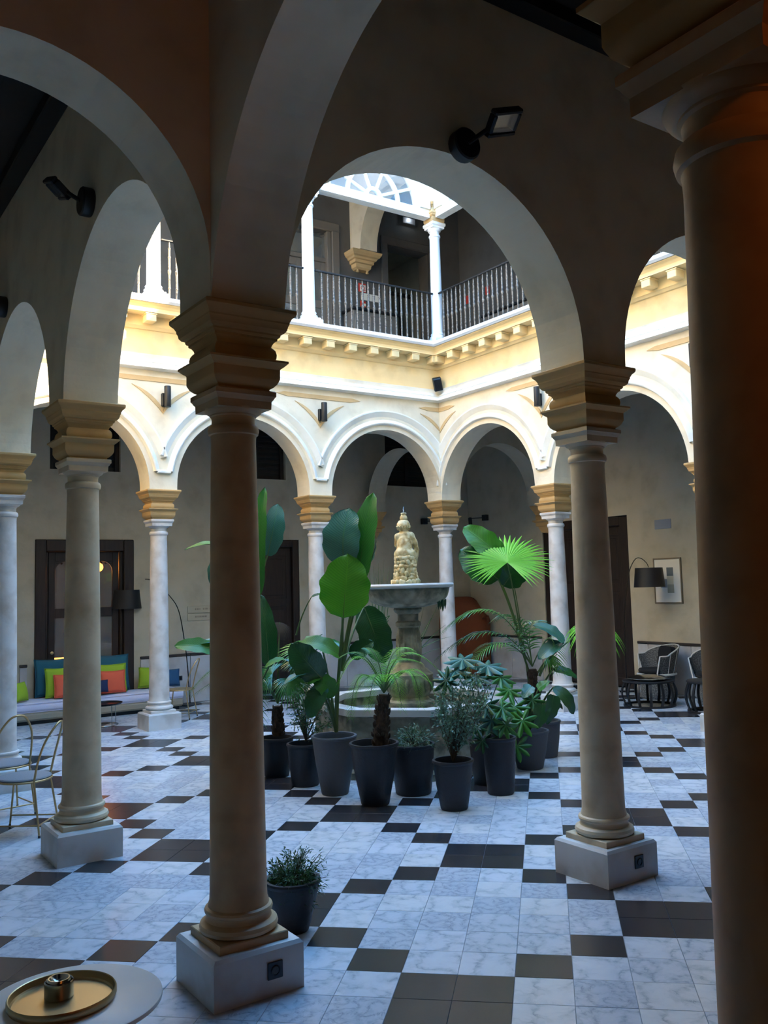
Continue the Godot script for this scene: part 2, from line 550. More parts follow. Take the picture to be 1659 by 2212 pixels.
func shell() -> void:
	var s := S()
	# outer walls of the lower galleries
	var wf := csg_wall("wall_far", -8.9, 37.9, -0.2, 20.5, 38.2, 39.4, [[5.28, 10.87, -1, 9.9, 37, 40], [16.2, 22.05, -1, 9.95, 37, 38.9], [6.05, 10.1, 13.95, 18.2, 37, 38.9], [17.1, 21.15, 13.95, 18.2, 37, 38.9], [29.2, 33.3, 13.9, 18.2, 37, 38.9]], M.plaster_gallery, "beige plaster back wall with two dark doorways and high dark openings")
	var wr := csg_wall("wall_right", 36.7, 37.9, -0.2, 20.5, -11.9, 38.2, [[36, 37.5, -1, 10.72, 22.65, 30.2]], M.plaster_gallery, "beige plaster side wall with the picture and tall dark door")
	s = S()
	tbox(s, -9.1, -7.9, -0.2, 20.5, -10.7, 38.2)
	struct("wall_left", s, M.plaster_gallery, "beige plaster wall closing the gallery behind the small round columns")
	s = S()
	tbox(s, 1.4, 36.7, -0.2, 20.5, -11.9, -10.7)
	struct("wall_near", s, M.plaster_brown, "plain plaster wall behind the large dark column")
	# the entrance hall behind the camera
	s = S()
	tbox(s, -15.2, 3.2, -0.2, 20.5, -23.2, -22)
	tbox(s, -15.2, -14, -0.2, 20.5, -22, -10.7)
	tbox(s, 2, 3.2, -0.2, 20.5, -22, -11.9)
	tbox(s, -15.2, -7.9, -0.2, 20.5, -10.7, -9.5)
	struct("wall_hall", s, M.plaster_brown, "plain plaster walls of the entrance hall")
	# dado of marble slabs with a dark cap, piece by piece
	var gaps := [[4.9, 11.25], [15.8, 22.45]]
	var p := -7.9
	while p < 36.6:
		var e := minf(p + 3.1, 36.66)
		for g in gaps:
			if p < g[0] and e > g[0]: e = g[0]
			if p >= g[0] - 0.01 and p < g[1]:
				p = g[1]
				e = minf(p + 3.1, 36.66)
		if p > 3:
			s = S()
			tbox(s, p + 0.012, e - 0.012, 0, 2.82, 38.08, 38.2, 0.006)
			obj("dado_panel", s, M.dado_marble, wf)
			s = S()
			tbox(s, p, e, 2.82, 2.97, 38.02, 38.2, 0.008)
			obj("dado_cap", s, M.dado_trim, wf)
		p = e
	var q := 9.0
	while q < 38.0:
		var e := minf(q + 3.1, 38.06)
		if q < 22.2 and e > 22.2: e = 22.2
		if q >= 22.19 and q < 30.6:
			q = 30.6
			e = 33.7
		s = S()
		tbox(s, 36.58, 36.7, 0, 2.82, q + 0.012, e - 0.012, 0.006)
		obj("dado_panel", s, M.dado_marble, wr)
		s = S()
		tbox(s, 36.52, 36.7, 2.82, 2.97, q, e, 0.008)
		obj("dado_cap", s, M.dado_trim, wr)
		q = e
	# gallery ceilings are the upper floor: a ring of four slabs with beams below
	s = S()
	tbox(s, -9.1, 0.72, 20.25, 21.25, -11.9, 39.4)
	tbox(s, 26.99, 37.9, 20.25, 21.25, -11.9, 39.4)
	tbox(s, 0.72, 26.99, 20.25, 21.25, -11.9, 0.72)
	tbox(s, 0.72, 26.99, 20.25, 21.25, 28.81, 39.4)
	tbox(s, -15.2, -9.1, 20.25, 21.25, -23.2, -9.5)
	tbox(s, -9.1, 3.2, 20.25, 21.25, -23.2, -11.9)
	var ce := struct("ceiling", s, M.ceiling_wood, "dark timber ceiling of the galleries")
	var spots := []
	# beams run along each gallery; the outer one is flush with the wall head
	for k in 6: spots.append([-7.9, 36.7, -1.2 - k * 1.7, -0.72 - k * 1.7])
	for k in 4: spots.append([-1.25 - k * 1.7, -0.72 - k * 1.7, 0.72, 38.2])
	for k in 4: spots.append([-0.7, 36.7, 30.25 + k * 1.7, 30.8 + k * 1.7])
	for b in spots:
		s = S()
		tbox(s, b[0], b[1], 19.85, 20.25, b[2], b[3], 0.01)
		obj("beam", s, M.ceiling_wood, ce)
	# upper storey: closed cream walls on the near and left sides, dark galleries on the far and right sides, roof over all
	s = S()
	tbox(s, -0.5, 0.3, 21.25, 39, -0.5, 30)
	struct("wall_upper_left", s, M.plaster, "cream upper wall on the left side of the court")
	s = S()
	tbox(s, 0.3, 38, 21.25, 39, -0.5, 0.3)
	struct("wall_upper_near", s, M.plaster, "cream upper wall on the near side of the court")
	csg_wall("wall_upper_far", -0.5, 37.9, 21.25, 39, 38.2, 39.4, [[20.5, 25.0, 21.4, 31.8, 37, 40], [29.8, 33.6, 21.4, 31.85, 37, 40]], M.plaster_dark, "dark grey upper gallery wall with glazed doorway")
	s = S()
	tbox(s, 36.7, 37.9, 21.25, 39, -0.5, 38.2)
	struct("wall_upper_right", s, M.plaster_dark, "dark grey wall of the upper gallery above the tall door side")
	s = S()
	tbox(s, -0.5, 37.9, 37.6, 39, 29.7, 39.4)
	tbox(s, 27.9, 37.9, 37.6, 39, -0.5, 29.7)
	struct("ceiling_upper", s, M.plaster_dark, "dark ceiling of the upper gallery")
	# rooms seen through the openings
	s = S()
	tbox(s, 2, 14.5, -0.2, 0, 39.4, 50)
	tbox(s, 2, 14.5, 12, 12.3, 39.4, 50)
	tbox(s, 2, 14.5, 0, 12, 49.7, 50)
	tbox(s, 1.7, 2, -0.2, 12.3, 39.4, 50)
	tbox(s, 14.5, 14.8, -0.2, 12.3, 39.4, 50)
	struct("wall_inner_room", s, M.dark_wood, "dark wood panelled room behind the glazed double door")
	s = S()
	tbox(s, 19, 35, 21.1, 21.4, 39.4, 47)
	tbox(s, 19, 35, 33, 33.3, 39.4, 47)
	tbox(s, 19, 35, 21.4, 33, 46.7, 47)
	tbox(s, 18.7, 19, 21.1, 33.3, 39.4, 47)
	tbox(s, 27.2, 27.5, 21.1, 33.3, 39.4, 46.7)
	tbox(s, 35, 35.3, 21.1, 33.3, 39.4, 47)
	struct("wall_upper_room", s, M.plaster_gallery, "beige rooms behind the upper gallery doorways")

# a wall that stands on piers and opens in round arches; arches: [centre, springing, radius]; u runs along, d is the thickness
func arch_poly(u0: float, u1: float, base: float, top: float, arches: Array) -> PackedVector2Array:
	var o := PackedVector2Array([Vector2(u0, top), Vector2(u0, base)])
	for a in arches:
		var cx: float = a[0]
		var cy: float = a[1]
		var r: float = a[2]
		var w := r
		var from := PI
		if cy < base:
			from = PI - asin((base - cy) / r)
		elif cy > base:
			o.append(Vector2(cx - r, base))
		var n := 36
		for i in n + 1:
			var t: float = lerpf(from, PI - from, float(i) / n)
			o.append(Vector2(cx + r * cos(t), cy + r * sin(t)))
		if cy > base: o.append(Vector2(cx + r, base))
	o.append(Vector2(u1, base))
	o.append(Vector2(u1, top))
	for i in o.size(): o[i] *= U
	return o

# the same for one arch cut off on the left where its pier stands outside
func cut_arch(u0: float, u1: float, base: float, top: float, cx: float, cy: float, r: float) -> PackedVector2Array:
	var o := PackedVector2Array([Vector2(u0, top)])
	var from := PI - acos(clampf((cx - u0) / r, -1, 1))
	var to := asin((base - cy) / r)
	for i in 37:
		var t := lerpf(from, to, i / 36.0)
		o.append(Vector2(cx + r * cos(t), cy + r * sin(t)))
	o.append(Vector2(u1, base))
	o.append(Vector2(u1, top))
	for i in o.size(): o[i] *= U
	return o

# a stepped half-square corbel standing out from z = 0
func corbel_body(s: SurfaceTool, prof: Array) -> void:
	for k in prof.size() - 1:
		var a: Vector2 = prof[k]
		var b: Vector2 = prof[k + 1]
		flat(s)
		quad(s, Vector3(-a.x, a.y, 0), Vector3(-a.x, a.y, a.x), Vector3(-b.x, b.y, b.x), Vector3(-b.x, b.y, 0))
		quad(s, Vector3(-a.x, a.y, a.x), Vector3(a.x, a.y, a.x), Vector3(b.x, b.y, b.x), Vector3(-b.x, b.y, b.x))
		quad(s, Vector3(a.x, a.y, a.x), Vector3(a.x, a.y, 0), Vector3(b.x, b.y, 0), Vector3(b.x, b.y, b.x))

# basis that carries (u, up, depth) to the patio: along p with depth along q, or along q with depth along -p... both right-handed
func along_p(q: float) -> Transform3D:
	return Transform3D(Basis(Vector3.RIGHT, Vector3.UP, Vector3.BACK), T(0, 0, q))

func along_q(p: float) -> Transform3D:
	return Transform3D(Basis(Vector3.FORWARD, Vector3.UP, Vector3.RIGHT), T(p, 0, 0))

# upper arcade: half-round openings over the transom, cut higher where a column head carries the wall
func upper_poly(u0: float, u1: float, arches: Array, seats: Array) -> PackedVector2Array:
	var o := PackedVector2Array([Vector2(u0, 39.0), Vector2(u0, 30.45)])
	for i in arches.size():
		var a: Array = arches[i]
		for k in 37:
			var t := PI - PI * k / 36.0
			o.append(Vector2(a[0] + a[2] * cos(t), a[1] + a[2] * sin(t)))
		if seats[i] - 0.56 < u1:
			o.append(Vector2(seats[i] - 0.56, 30.45))
			o.append(Vector2(seats[i] - 0.56, 30.99))
			if seats[i] + 0.56 < u1:
				o.append(Vector2(seats[i] + 0.56, 30.99))
				o.append(Vector2(seats[i] + 0.56, 30.45))
			else:
				o.append(Vector2(u1, 30.99))
	o.append(Vector2(u1, 39.0))
	for i in o.size(): o[i] *= U
	return o

func bays(at: Array) -> Array:
	var o := []
	for k in 3:
		var r: float = (at[k + 1] - at[k]) / 2.0 - HW
		o.append([(at[k] + at[k + 1]) / 2.0, 16.0 - r, r])
	return o

func lower_arcades() -> void:
	var base := 11.9
	var s := S()
	var d := HW * U
	slab(s, arch_poly(-HW, 37.0, base, 20.25, bays(PS) + [[32.5, 11.6, 3.9]]), -d, d, along_p(0))
	struct("wall_arcade_near", s, M.plaster, "cream plaster arcade wall with the big arch over the court")
	s = S()
	slab(s, arch_poly(HW, 38.3, base, 20.25, bays(QS) + [[34.0, 11.9, 3.7]]), -d, d, along_q(0))
	struct("wall_arcade_left", s, M.plaster, "cream plaster arcade wall running away from the square plinth with socket")
	s = S()
	slab(s, arch_poly(HW, PS[3] + HW, base, 20.25, bays(PS)), -d, d, along_p(QS[3]))
	var wfar := struct("wall_arcade_far", s, M.plaster, "sunlit cream arcade wall across the court with moulded arches")
	s = S()
	slab(s, arch_poly(HW, QS[3] - HW, base, 20.25, bays(QS)), -d, d, along_q(PS[3]))
	var wri := struct("wall_arcade_right", s, M.plaster, "sunlit cream arcade wall on the right of the court with moulded arches")
	# arches across the galleries at the corners
	s = S()
	slab(s, arch_poly(-8.0, -HW, base, 20.25, [[-4.0, 12.5, 3.27]]), -d, d, along_p(0))
	struct("wall_cross_left", s, M.plaster, "plaster cross arch springing left from the dark column with socket")
	s = S()
	slab(s, cut_arch(-9.76, -HW, base, 20.25, -5.6, 11.35, 4.9), -d, d, along_q(0))
	struct("wall_cross_near", s, M.plaster, "plaster cross arch springing towards the large brown column")
	s = S()
	slab(s, arch_poly(QS[3] + HW, 38.25, base, 20.25, [[33.7, 12.3, 3.5]]), -d, d, along_q(PS[3]))
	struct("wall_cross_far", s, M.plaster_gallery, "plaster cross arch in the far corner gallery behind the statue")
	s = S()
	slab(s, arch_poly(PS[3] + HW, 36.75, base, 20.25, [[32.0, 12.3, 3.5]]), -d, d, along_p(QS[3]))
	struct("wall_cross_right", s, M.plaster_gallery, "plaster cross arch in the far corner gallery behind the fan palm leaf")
	dress(wfar, along_p(QS[3] - HW), 1.0, bays(PS), PS)
	# on the right wall the court lies towards -p, so depth is turned round
	dress(wri, along_q(PS[3] - HW), -1.0, bays(QS), QS)
	# corbels under the far cross arches
	for c in [[Transform3D(Basis.IDENTITY, T(PS[3], 0, 38.2)), "ochre stepped corbel on the back wall left of the statue"], [Transform3D(Basis(Vector3.UP, -PI / 2), T(36.7, 0, QS[3])), "ochre stepped corbel on the side wall behind the bright fan leaf"]]:
		var t := thing("corbel", c[1], "corbel", c[0].origin, 0.0, "corbels of the cross arches")
		t.basis = c[0].basis
		s = S()
		var pr := pf([0.05, 10.0, 0.35, 10.05, 0.45, 10.3, 0.5, 10.45, 0.62, 10.5, 0.62, 10.72, 0.78, 10.8, 0.78, 10.9, 0.6, 10.92, 0.64, 11.15, 0.58, 11.25, 0.7, 11.4, 0.74, 11.55, 0.88, 11.8, 0.9, 11.92, 0.2, 11.92], U)
		corbel_body(s, pr)
		obj("body", s, M.ochre, t)

# mouldings on a court front; x carries (u, up, out * sgn)
func dress(wall: Node, x: Transform3D, sgn: float, arches: Array, at: Array) -> void:
	var hood := pf([0, 1.16, 0.17, 1.13, 0.17, 1.06, 0.02, 0.80, 0, 0.78])
	var ring := pf([0, 0.60, 0.03, 0.58, 0.17, 0.40, 0.15, 0.34, 0, 0.27])
	for a in arches:
		var half: float = a[2] + HW
		for k in 2:
			var s := S()
			var prof: Array = [hood, ring][k]
			var lim: float = acos(half / (a[2] + 0.95)) if k == 0 else asin(clampf((12.85 - a[1]) / (a[2] + 0.45), -1, 1))
			var fr := []
			for i in 41:
				var t := lerpf(PI - lim, lim, i / 40.0)
				var rad := Vector3(cos(t), sin(t), 0)
				fr.append(x * Transform3D(Basis(Vector3(0, 0, sgn), rad, rad.cross(Vector3(0, 0, sgn))), Vector3(a[0], a[1], 0) * U + rad * a[2] * U).scaled_local(Vector3.ONE * U))
			sweep(s, prof, fr)
			obj(["hood_moulding", "arch_moulding"][k], s, M.plaster_white, wall)
	# foot blocks joining the mouldings on each pier, and the painted spandrel lines
	for k in range(1, 3):
		var s := S()
		box(s, Vector3(at[k] * U, 12.82 * U, 0.07 * U * sgn), Vector3(0.72, 0.17, 0.16) * U, 0.01, x)
		obj("foot_block", s, M.plaster_white, wall)
	for k in range(1, 4):
		var lo := -2.75 if k < 3 else -2.3
		var hi := 2.75 if k < 3 else -HW
		var s := S()
		slab(s, PackedVector2Array([Vector2(at[k] + lo, 17.55) * U, Vector2(at[k] + lo + 0.7, 17.42) * U, Vector2(at[k] + hi - (0.7 if k < 3 else 0.0), 17.42) * U, Vector2(at[k] + hi, (17.55 if k < 3 else 17.42)) * U, Vector2(at[k] + hi - (0.5 if k < 3 else 0.0), 17.66) * U, Vector2(at[k] + lo + 0.5, 17.66) * U]), 0.0, 0.035 * U * sgn, x)
		obj("spandrel_line", s, M.ochre_light, wall)
		for side in ([-1.0, 1.0] if k < 3 else [-1.0]):
			# each arm follows the arch beside it
			var ac: float = arches[k - 1][0] if side < 0 else arches[k][0]
			var ar: Array = arches[k - 1] if side < 0 else arches[k]
			var R: float = ar[2] + (2.02 if k < 3 else 1.75)
			var px: float = at[k] - (0.0 if k < 3 else 0.75)
			var t0 := acos(clampf(absf(px - ac) / R, 0, 1))
			var t1 := asin(clampf((17.2 - ar[1]) / R, 0, 1))
			var poly := PackedVector2Array()
			for i in 9:
				var t := lerpf(t0, t1, i / 8.0)
				poly.append(Vector2(ac - side * R * cos(t), ar[1] + R * sin(t)) * U)
			for i in 9:
				var t := lerpf(t1, t0, i / 8.0)
				var R2 := R + 0.2 * sin(PI * clampf(1.0 - i / 9.0, 0.25, 1.0) * 0.9 + 0.3)
				poly.append(Vector2(clampf(ac - side * R2 * cos(t), px - 9.0 if side < 0 else px, px if side < 0 else px + 9.0), ar[1] + R2 * sin(t)) * U)
			s = S()
			slab(s, poly, 0.0, 0.035 * U * sgn, x)
			obj("spandrel_line", s, M.ochre_light, wall)

func upper_floor() -> void:
	# string course, frieze, bed mould, corona and stone edge run round the far and right sides of the court; the corner is mitred
	var runs := [["string_course", M.plaster_white, [0, 17.98, 0.30, 18.03, 0.34, 18.06, 0.22, 18.29, 0.19, 18.32, 0.21, 18.36, 0.04, 18.56, 0.10, 18.72, 0.12, 18.78, 0.02, 18.80, 0, 18.8]],
		["frieze", M.plaster_warm, [0.02, 18.8, 0.02, 20.02]],
		["bed_mould", M.plaster_warm, [0.02, 20.02, 0.10, 20.05, 0.16, 20.16, 0.2, 20.2, 0.2, 20.72]],
		["corona", M.plaster_warm, [0.2, 20.72, 0.86, 20.74, 0.86, 20.8, 0.80, 20.82, 0.82, 20.95, 0.9, 21.08, 0.98, 21.15, 1.0, 21.2]],
		["stone_edge", M.weathered, [1.0, 21.2, 1.06, 21.2, 1.08, 21.34, 1.04, 21.36]],
		["balcony_floor", M.plaster_white, [1.04, 21.36, 0.98, 21.56, -1.5, 21.56]]]
	var root := thing("cornice", "cream cornice with square brackets and stone edge under the upper railings", "cornice", Vector3.ZERO)
	for r in runs:
		var s := S()
		var prof := pf(r[2], U)
		var fr := []
		# frames: left end of the far side, mitred corner, near end of the right side
		fr.append(Transform3D(Basis(Vector3.BACK, Vector3.UP, Vector3.RIGHT), T(0.72, 0, QS[3] - HW)))
		fr.append(Transform3D(Basis(Vector3(-1, 0, 1), Vector3.UP, Vector3(1, 0, 1)), T(PS[3] - HW, 0, QS[3] - HW)))
		fr.append(Transform3D(Basis(Vector3.LEFT, Vector3.UP, Vector3.BACK), T(PS[3] - HW, 0, 0.72)))
		sweep(s, prof, fr, 0.3)
		obj(r[0], s, r[1], root)
	var mesh_a := S()
	box(mesh_a, Vector3(0, 0, 0), Vector3(0.52, 0.36, 0.62) * U, 0.008)
	box(mesh_a, Vector3(0, 0.2, 0) * U, Vector3(0.6, 0.08, 0.66) * U, 0.006)
	var bm := done(mesh_a)
	var k := 0
	var p := PS[3] - HW - 0.75
	while p > 1.0:
		put("bracket", bm, M.plaster_warm, root, Transform3D(Basis.IDENTITY, T(p, 20.48, QS[3] - HW - 0.5)))
		p -= 1.487
	var q := QS[3] - HW - 0.75
	while q > 1.0:
		put("bracket", bm, M.plaster_warm, root, Transform3D(Basis(Vector3.UP, PI / 2), T(PS[3] - HW - 0.5, 20.48, q)))
		q -= 1.487
	# upper arcade walls with fanlights
	var d := 0.42 * U
	var cp := []
	var cq := []
	for i in 3:
		cp.append([(PS[i] + PS[i + 1]) / 2.0 - 0.36, 30.45, (PS[i + 1] - PS[i]) / 2.0 - 1.34])
		cq.append([(QS[i] + QS[i + 1]) / 2.0 - 0.36, 30.45, (QS[i + 1] - QS[i]) / 2.0 - 1.34])
	var uq := QS[3] - 0.36
	var up := PS[3] - 0.36
	var s := S()
	var seats_p := [PS[1] - 0.36, PS[2] - 0.36, up]
	var seats_q := [QS[1] - 0.36, QS[2] - 0.36, uq]
	slab(s, upper_poly(0.3, up + 0.42, cp, seats_p), -d, d, along_p(uq))
	for i in 3: tbox(s, 0.3 if i == 0 else seats_p[i - 1] + 0.56, seats_p[i] - 0.56, 29.92, 30.45, uq - 0.3, uq + 0.3)
	struct("wall_upper_arcade_far", s, M.plaster_white, "white upper arcade wall with fanlight across the court")
	s = S()
	slab(s, upper_poly(0.3, uq - 0.42, cq, seats_q), -d, d, along_q(up))
	for i in 3: tbox(s, up - 0.3, up + 0.3, 29.92, 30.45, 0.3 if i == 0 else seats_q[i - 1] + 0.56, seats_q[i] - 0.56)
	struct("wall_upper_arcade_right", s, M.plaster_white, "white upper arcade wall on the right of the court")
	s = S()
	slab(s, arch_poly(uq + 0.42, 38.2, 30.53, 37.6, [[33.3, 30.6, 3.55]]), -0.7 * U, 0.7 * U, along_q(up))
	struct("wall_upper_cross", s, M.plaster, "cream cross arch of the upper gallery on its ochre corbel")
	var t := thing("corbel", "golden stepped corbel hanging on the dark upper gallery wall", "corbel", T(up, 0, 38.2), 0.0, "")
	s = S()
	corbel_body(s, pf([0.1, 29.3, 0.5, 29.32, 0.62, 29.45, 0.66, 29.7, 0.78, 29.75, 0.8, 29.95, 0.92, 30.0, 0.98, 30.12, 1.1, 30.2, 1.2, 30.35, 1.24, 30.52, 0.3, 30.52], U))
	obj("body", s, M.ochre_light, t)
	for e in [-0.4, 0.4]:
		s = S()
		lathe(s, pf([0.0, 29.08, 0.1, 29.12, 0.12, 29.2, 0.06, 29.26, 0.1, 29.34], U), 10, Transform3D(Basis.IDENTITY, Vector3(e * U, 0, 0.45 * U)))
		obj("drop", s, M.ochre_light, t)
	# fanlight frames
	for f in [[along_p(uq), cp, "far"], [along_q(up), cq, "right"]]:
		for i in range(0, 3):
			if f[2] == "right" and i < 1: continue
			var a: Array = f[1][i]
			var fl := thing("fanlight", ["white spoked fanlight over the first upper railing bay", "white spoked fanlight over the second upper railing bay", "white spoked fanlight beside the golden upper capital"][i] if f[2] == "far" else ["", "white spoked fanlight in the second bay of the upper side gallery", "white spoked fanlight in the corner bay of the upper side gallery"][i], "fanlight", Vector3.ZERO, 0.0, "fanlights of the upper arcade")
			fl.transform = (f[0] as Transform3D) * Transform3D(Basis.IDENTITY, Vector3(a[0] * U, a[1] * U, 0))
			var R: float = a[2] * U
			for g in [[0.16, "hub_ring", 0.07], [0.56, "middle_ring", 0.07], [0.96, "outer_ring", 0.06]]:
				s = S()
				var fr := []
				for j in 25:
					var an := PI * j / 24.0
					var rad := Vector3(cos(an), sin(an), 0)
					fr.append(Transform3D(Basis(rad, Vector3.BACK, Vector3(-sin(an), cos(an), 0)), rad * R * g[0]))
				sweep(s, [Vector2(-g[2] / 2, -0.03), Vector2(g[2] / 2, -0.03), Vector2(g[2] / 2, 0.03), Vector2(-g[2] / 2, 0.03), Vector2(-g[2] / 2, -0.03)], fr)
				obj(g[1], s, M.white_paint, fl)
			for j in 4:
				var an := PI * (0.125 + 0.25 * j)
				s = S()
				box(s, Vector3(R * 0.58, 0, 0), Vector3(R * 0.78, 0.055, 0.05), 0.006, Transform3D(Basis(Vector3.BACK, an), Vector3.ZERO))
				obj("spoke", s, M.white_paint, fl)
			var po := PackedVector2Array([])
			for j in 25: po.append(Vector2(cos(PI * j / 24.0), sin(PI * j / 24.0)) * R * 0.96)
			s = S()
			slab(s, po, -0.004, 0.004)
			obj("pane", s, M.glass, fl)
	# railings between the upper columns
	var bal := S()
	lathe(bal, pf([0.016, 0, 0.016, 0.22, 0.021, 0.225, 0.021, 0.245, 0.016, 0.25, 0.017, 0.45, 0.028, 0.5, 0.028, 0.52, 0.018, 0.54, 0.02, 0.72, 0.024, 0.725, 0.024, 0.745, 0.017, 0.75, 0.018, 0.86, 0.022, 0.865, 0.022, 0.88, 0.014, 0.89, 0.008, 0.985]), 7)
	var bal_mesh := done(bal)
	var names := ["iron baluster railing in the first far bay of the upper gallery", "iron baluster railing in the middle far bay of the upper gallery", "iron baluster railing left of the white corner column upstairs", "iron baluster railing right of the white corner column upstairs", "iron baluster railing in the middle bay of the right upper gallery"]
	var idx := 0
	for e in [[0, 0], [0, 1], [0, 2], [1, 2], [1, 1]]:
		var u0: float = (PS if e[0] == 0 else QS)[e[1]] - 0.36 + 0.62
		var u1: float = (PS if e[0] == 0 else QS)[e[1] + 1] - 0.36 - 0.62
		var fx: Transform3D = along_p(uq - 0.1) if e[0] == 0 else along_q(up - 0.1)
		var ra := thing("railing", names[idx], "railing", Vector3.ZERO, 0.0, "upper gallery railings")
		idx += 1
		ra.transform = fx * Transform3D(Basis.IDENTITY, Vector3((u0 + u1) / 2 * U, 21.56 * U, 0))
		var w := (u1 - u0) * U
		s = S()
		box(s, Vector3(0, 1.045, 0), Vector3(w + 0.15, 0.03, 0.045), 0.008)
		obj("handrail", s, M.iron, ra)
		s = S()
		box(s, Vector3(0, 0.05, 0), Vector3(w, 0.025, 0.03), 0.004)
		obj("bottom_rail", s, M.iron, ra)
		var n := 20
		for j in n: put("baluster", bal_mesh, M.baluster_iron, ra, Transform3D(Basis.IDENTITY, Vector3(-w / 2 + w * (j + 0.5) / n, 0.05, 0)))

# ---------- columns ----------
func column_meshes() -> Dictionary:
	var m := {}
	var s := S()
	lathe(s, pf([0.0, 0, 0.827, 0, 0.827, 0.74, 0.78, 0.80, 0.5, 0.80], U), 4, Transform3D.IDENTITY, true)
	m.plinth = done(s)
	s = S()
	lathe(s, pf([0.635, 0.80, 0.635, 0.92, 0.62, 0.935, 0.3, 0.935], U), 4, Transform3D.IDENTITY, true)
	lathe(s, pf([0.60, 0.935, 0.665, 0.97, 0.685, 1.03, 0.665, 1.09, 0.60, 1.13, 0.575, 1.14, 0.56, 1.17, 0.55, 1.21, 0.555, 1.24, 0.585, 1.26, 0.595, 1.30, 0.58, 1.335, 0.53, 1.36], U), 40)
	m.base = done(s)
	s = S()
	lathe(s, pf([0.53, 1.36, 0.525, 1.40, 0.505, 1.46, 0.498, 1.6, 0.488, 2.6, 0.478, 4.0, 0.458, 6.0, 0.433, 8.0, 0.408, 9.5, 0.412, 9.6, 0.42, 9.64], U), 48)
	lathe(s, pf([0.42, 9.64, 0.45, 9.66, 0.468, 9.73, 0.452, 9.80, 0.42, 9.83], U), 48)
	m.shaft = done(s)
	s = S()
	lathe(s, pf([0.395, 9.83, 0.39, 9.92, 0.40, 9.98, 0.425, 10.0, 0.425, 10.02, 0.45, 10.03, 0.50, 10.06, 0.525, 10.1, 0.53, 10.13], U), 48)
	lathe(s, pf([0.2, 10.1, 0.52, 10.1, 0.525, 10.24, 0.55, 10.27, 0.57, 10.31, 0.59, 10.33, 0.59, 10.41, 0.57, 10.43, 0.3, 10.43], U), 4, Transform3D.IDENTITY, true)
	m.capital = done(s)
	s = S()
	lathe(s, pf([0.3, 10.43, 0.50, 10.43, 0.50, 10.47, 0.55, 10.50, 0.60, 10.55, 0.635, 10.62, 0.645, 10.65, 0.645, 10.82, 0.66, 10.84, 0.69, 10.86, 0.75, 10.92, 0.765, 10.93, 0.765, 10.97, 0.6, 10.985, 0.575, 10.99, 0.60, 11.04, 0.605, 11.11, 0.59, 11.18, 0.555, 11.23, 0.53, 11.25, 0.54, 11.29, 0.57, 11.34, 0.615, 11.37, 0.615, 11.41, 0.64, 11.42, 0.66, 11.45, 0.66, 11.48, 0.71, 11.5, 0.75, 11.55, 0.765, 11.62, 0.785, 11.66, 0.785, 11.69, 0.82, 11.76, 0.87, 11.81, 0.885, 11.84, 0.885, 11.9, 0.86, 11.92, 0.3, 11.92], U), 4, Transform3D.IDENTITY, true, 0.45)
	m.impost = done(s)
	# the shorter columns upstairs, heights from the upper floor
	s = S()
	lathe(s, pf([0.0, 21.56, 0.6, 21.56, 0.6, 22.0, 0.57, 22.04, 0.3, 22.04], U), 4, Transform3D.IDENTITY, true)
	m.plinth_up = done(s)
	s = S()
	lathe(s, pf([0.5, 22.04, 0.5, 22.14, 0.3, 22.14], U), 4, Transform3D.IDENTITY, true)
	lathe(s, pf([0.46, 22.14, 0.5, 22.2, 0.5, 22.28, 0.44, 22.33, 0.41, 22.36, 0.42, 22.42, 0.44, 22.46, 0.42, 22.5, 0.38, 22.53], U), 24)
	m.base_up = done(s)
	s = S()
	lathe(s, pf([0.38, 22.53, 0.365, 22.6, 0.36, 23.5, 0.345, 26.0, 0.32, 28.7, 0.33, 28.78, 0.365, 28.8, 0.375, 28.86, 0.36, 28.92, 0.32, 28.95], U), 28)
	m.shaft_up = done(s)
	s = S()
	lathe(s, pf([0.31, 28.95, 0.31, 29.12, 0.34, 29.15, 0.4, 29.2, 0.44, 29.3, 0.45, 29.36], U), 28)
	lathe(s, pf([0.2, 29.34, 0.45, 29.34, 0.46, 29.46, 0.52, 29.52, 0.52, 29.68, 0.3, 29.7], U), 4, Transform3D.IDENTITY, true)
	m.capital_up = done(s)
	s = S()
	lathe(s, pf([0.3, 29.7, 0.42, 29.7, 0.46, 29.76, 0.48, 29.85, 0.48, 30.02, 0.53, 30.05, 0.58, 30.1, 0.58, 30.16, 0.63, 30.2, 0.63, 30.27, 0.6, 30.29, 0.44, 30.6, 0.43, 30.66, 0.46, 30.68, 0.46, 30.76, 0.5, 30.8, 0.5, 30.88, 0.53, 30.9, 0.53, 30.98, 0.2, 30.98], U), 4, Transform3D.IDENTITY, true, 0.45)
	m.impost_up = done(s)
	return m

func make_column(m: Dictionary, suffix: String, at: Vector3, label: String, group: String, stone := "column_marble") -> Node3D:
	var t := thing("column", label, "column", at, 0.0, group)
	for part in ["plinth", "base", "shaft", "capital", "impost"]:
		var mt: Material = {"plinth": M.plinth_marble, "base": M[stone], "shaft": M[stone], "capital": M[stone], "impost": M.ochre_light if suffix else M.ochre}[part]
		if suffix and part == "plinth": mt = M.plaster_white
		elif suffix and part != "impost": mt = M.upper_marble
		put(part, m[part + suffix], mt, t)
	t.set_meta("kind", "thing")
	return t

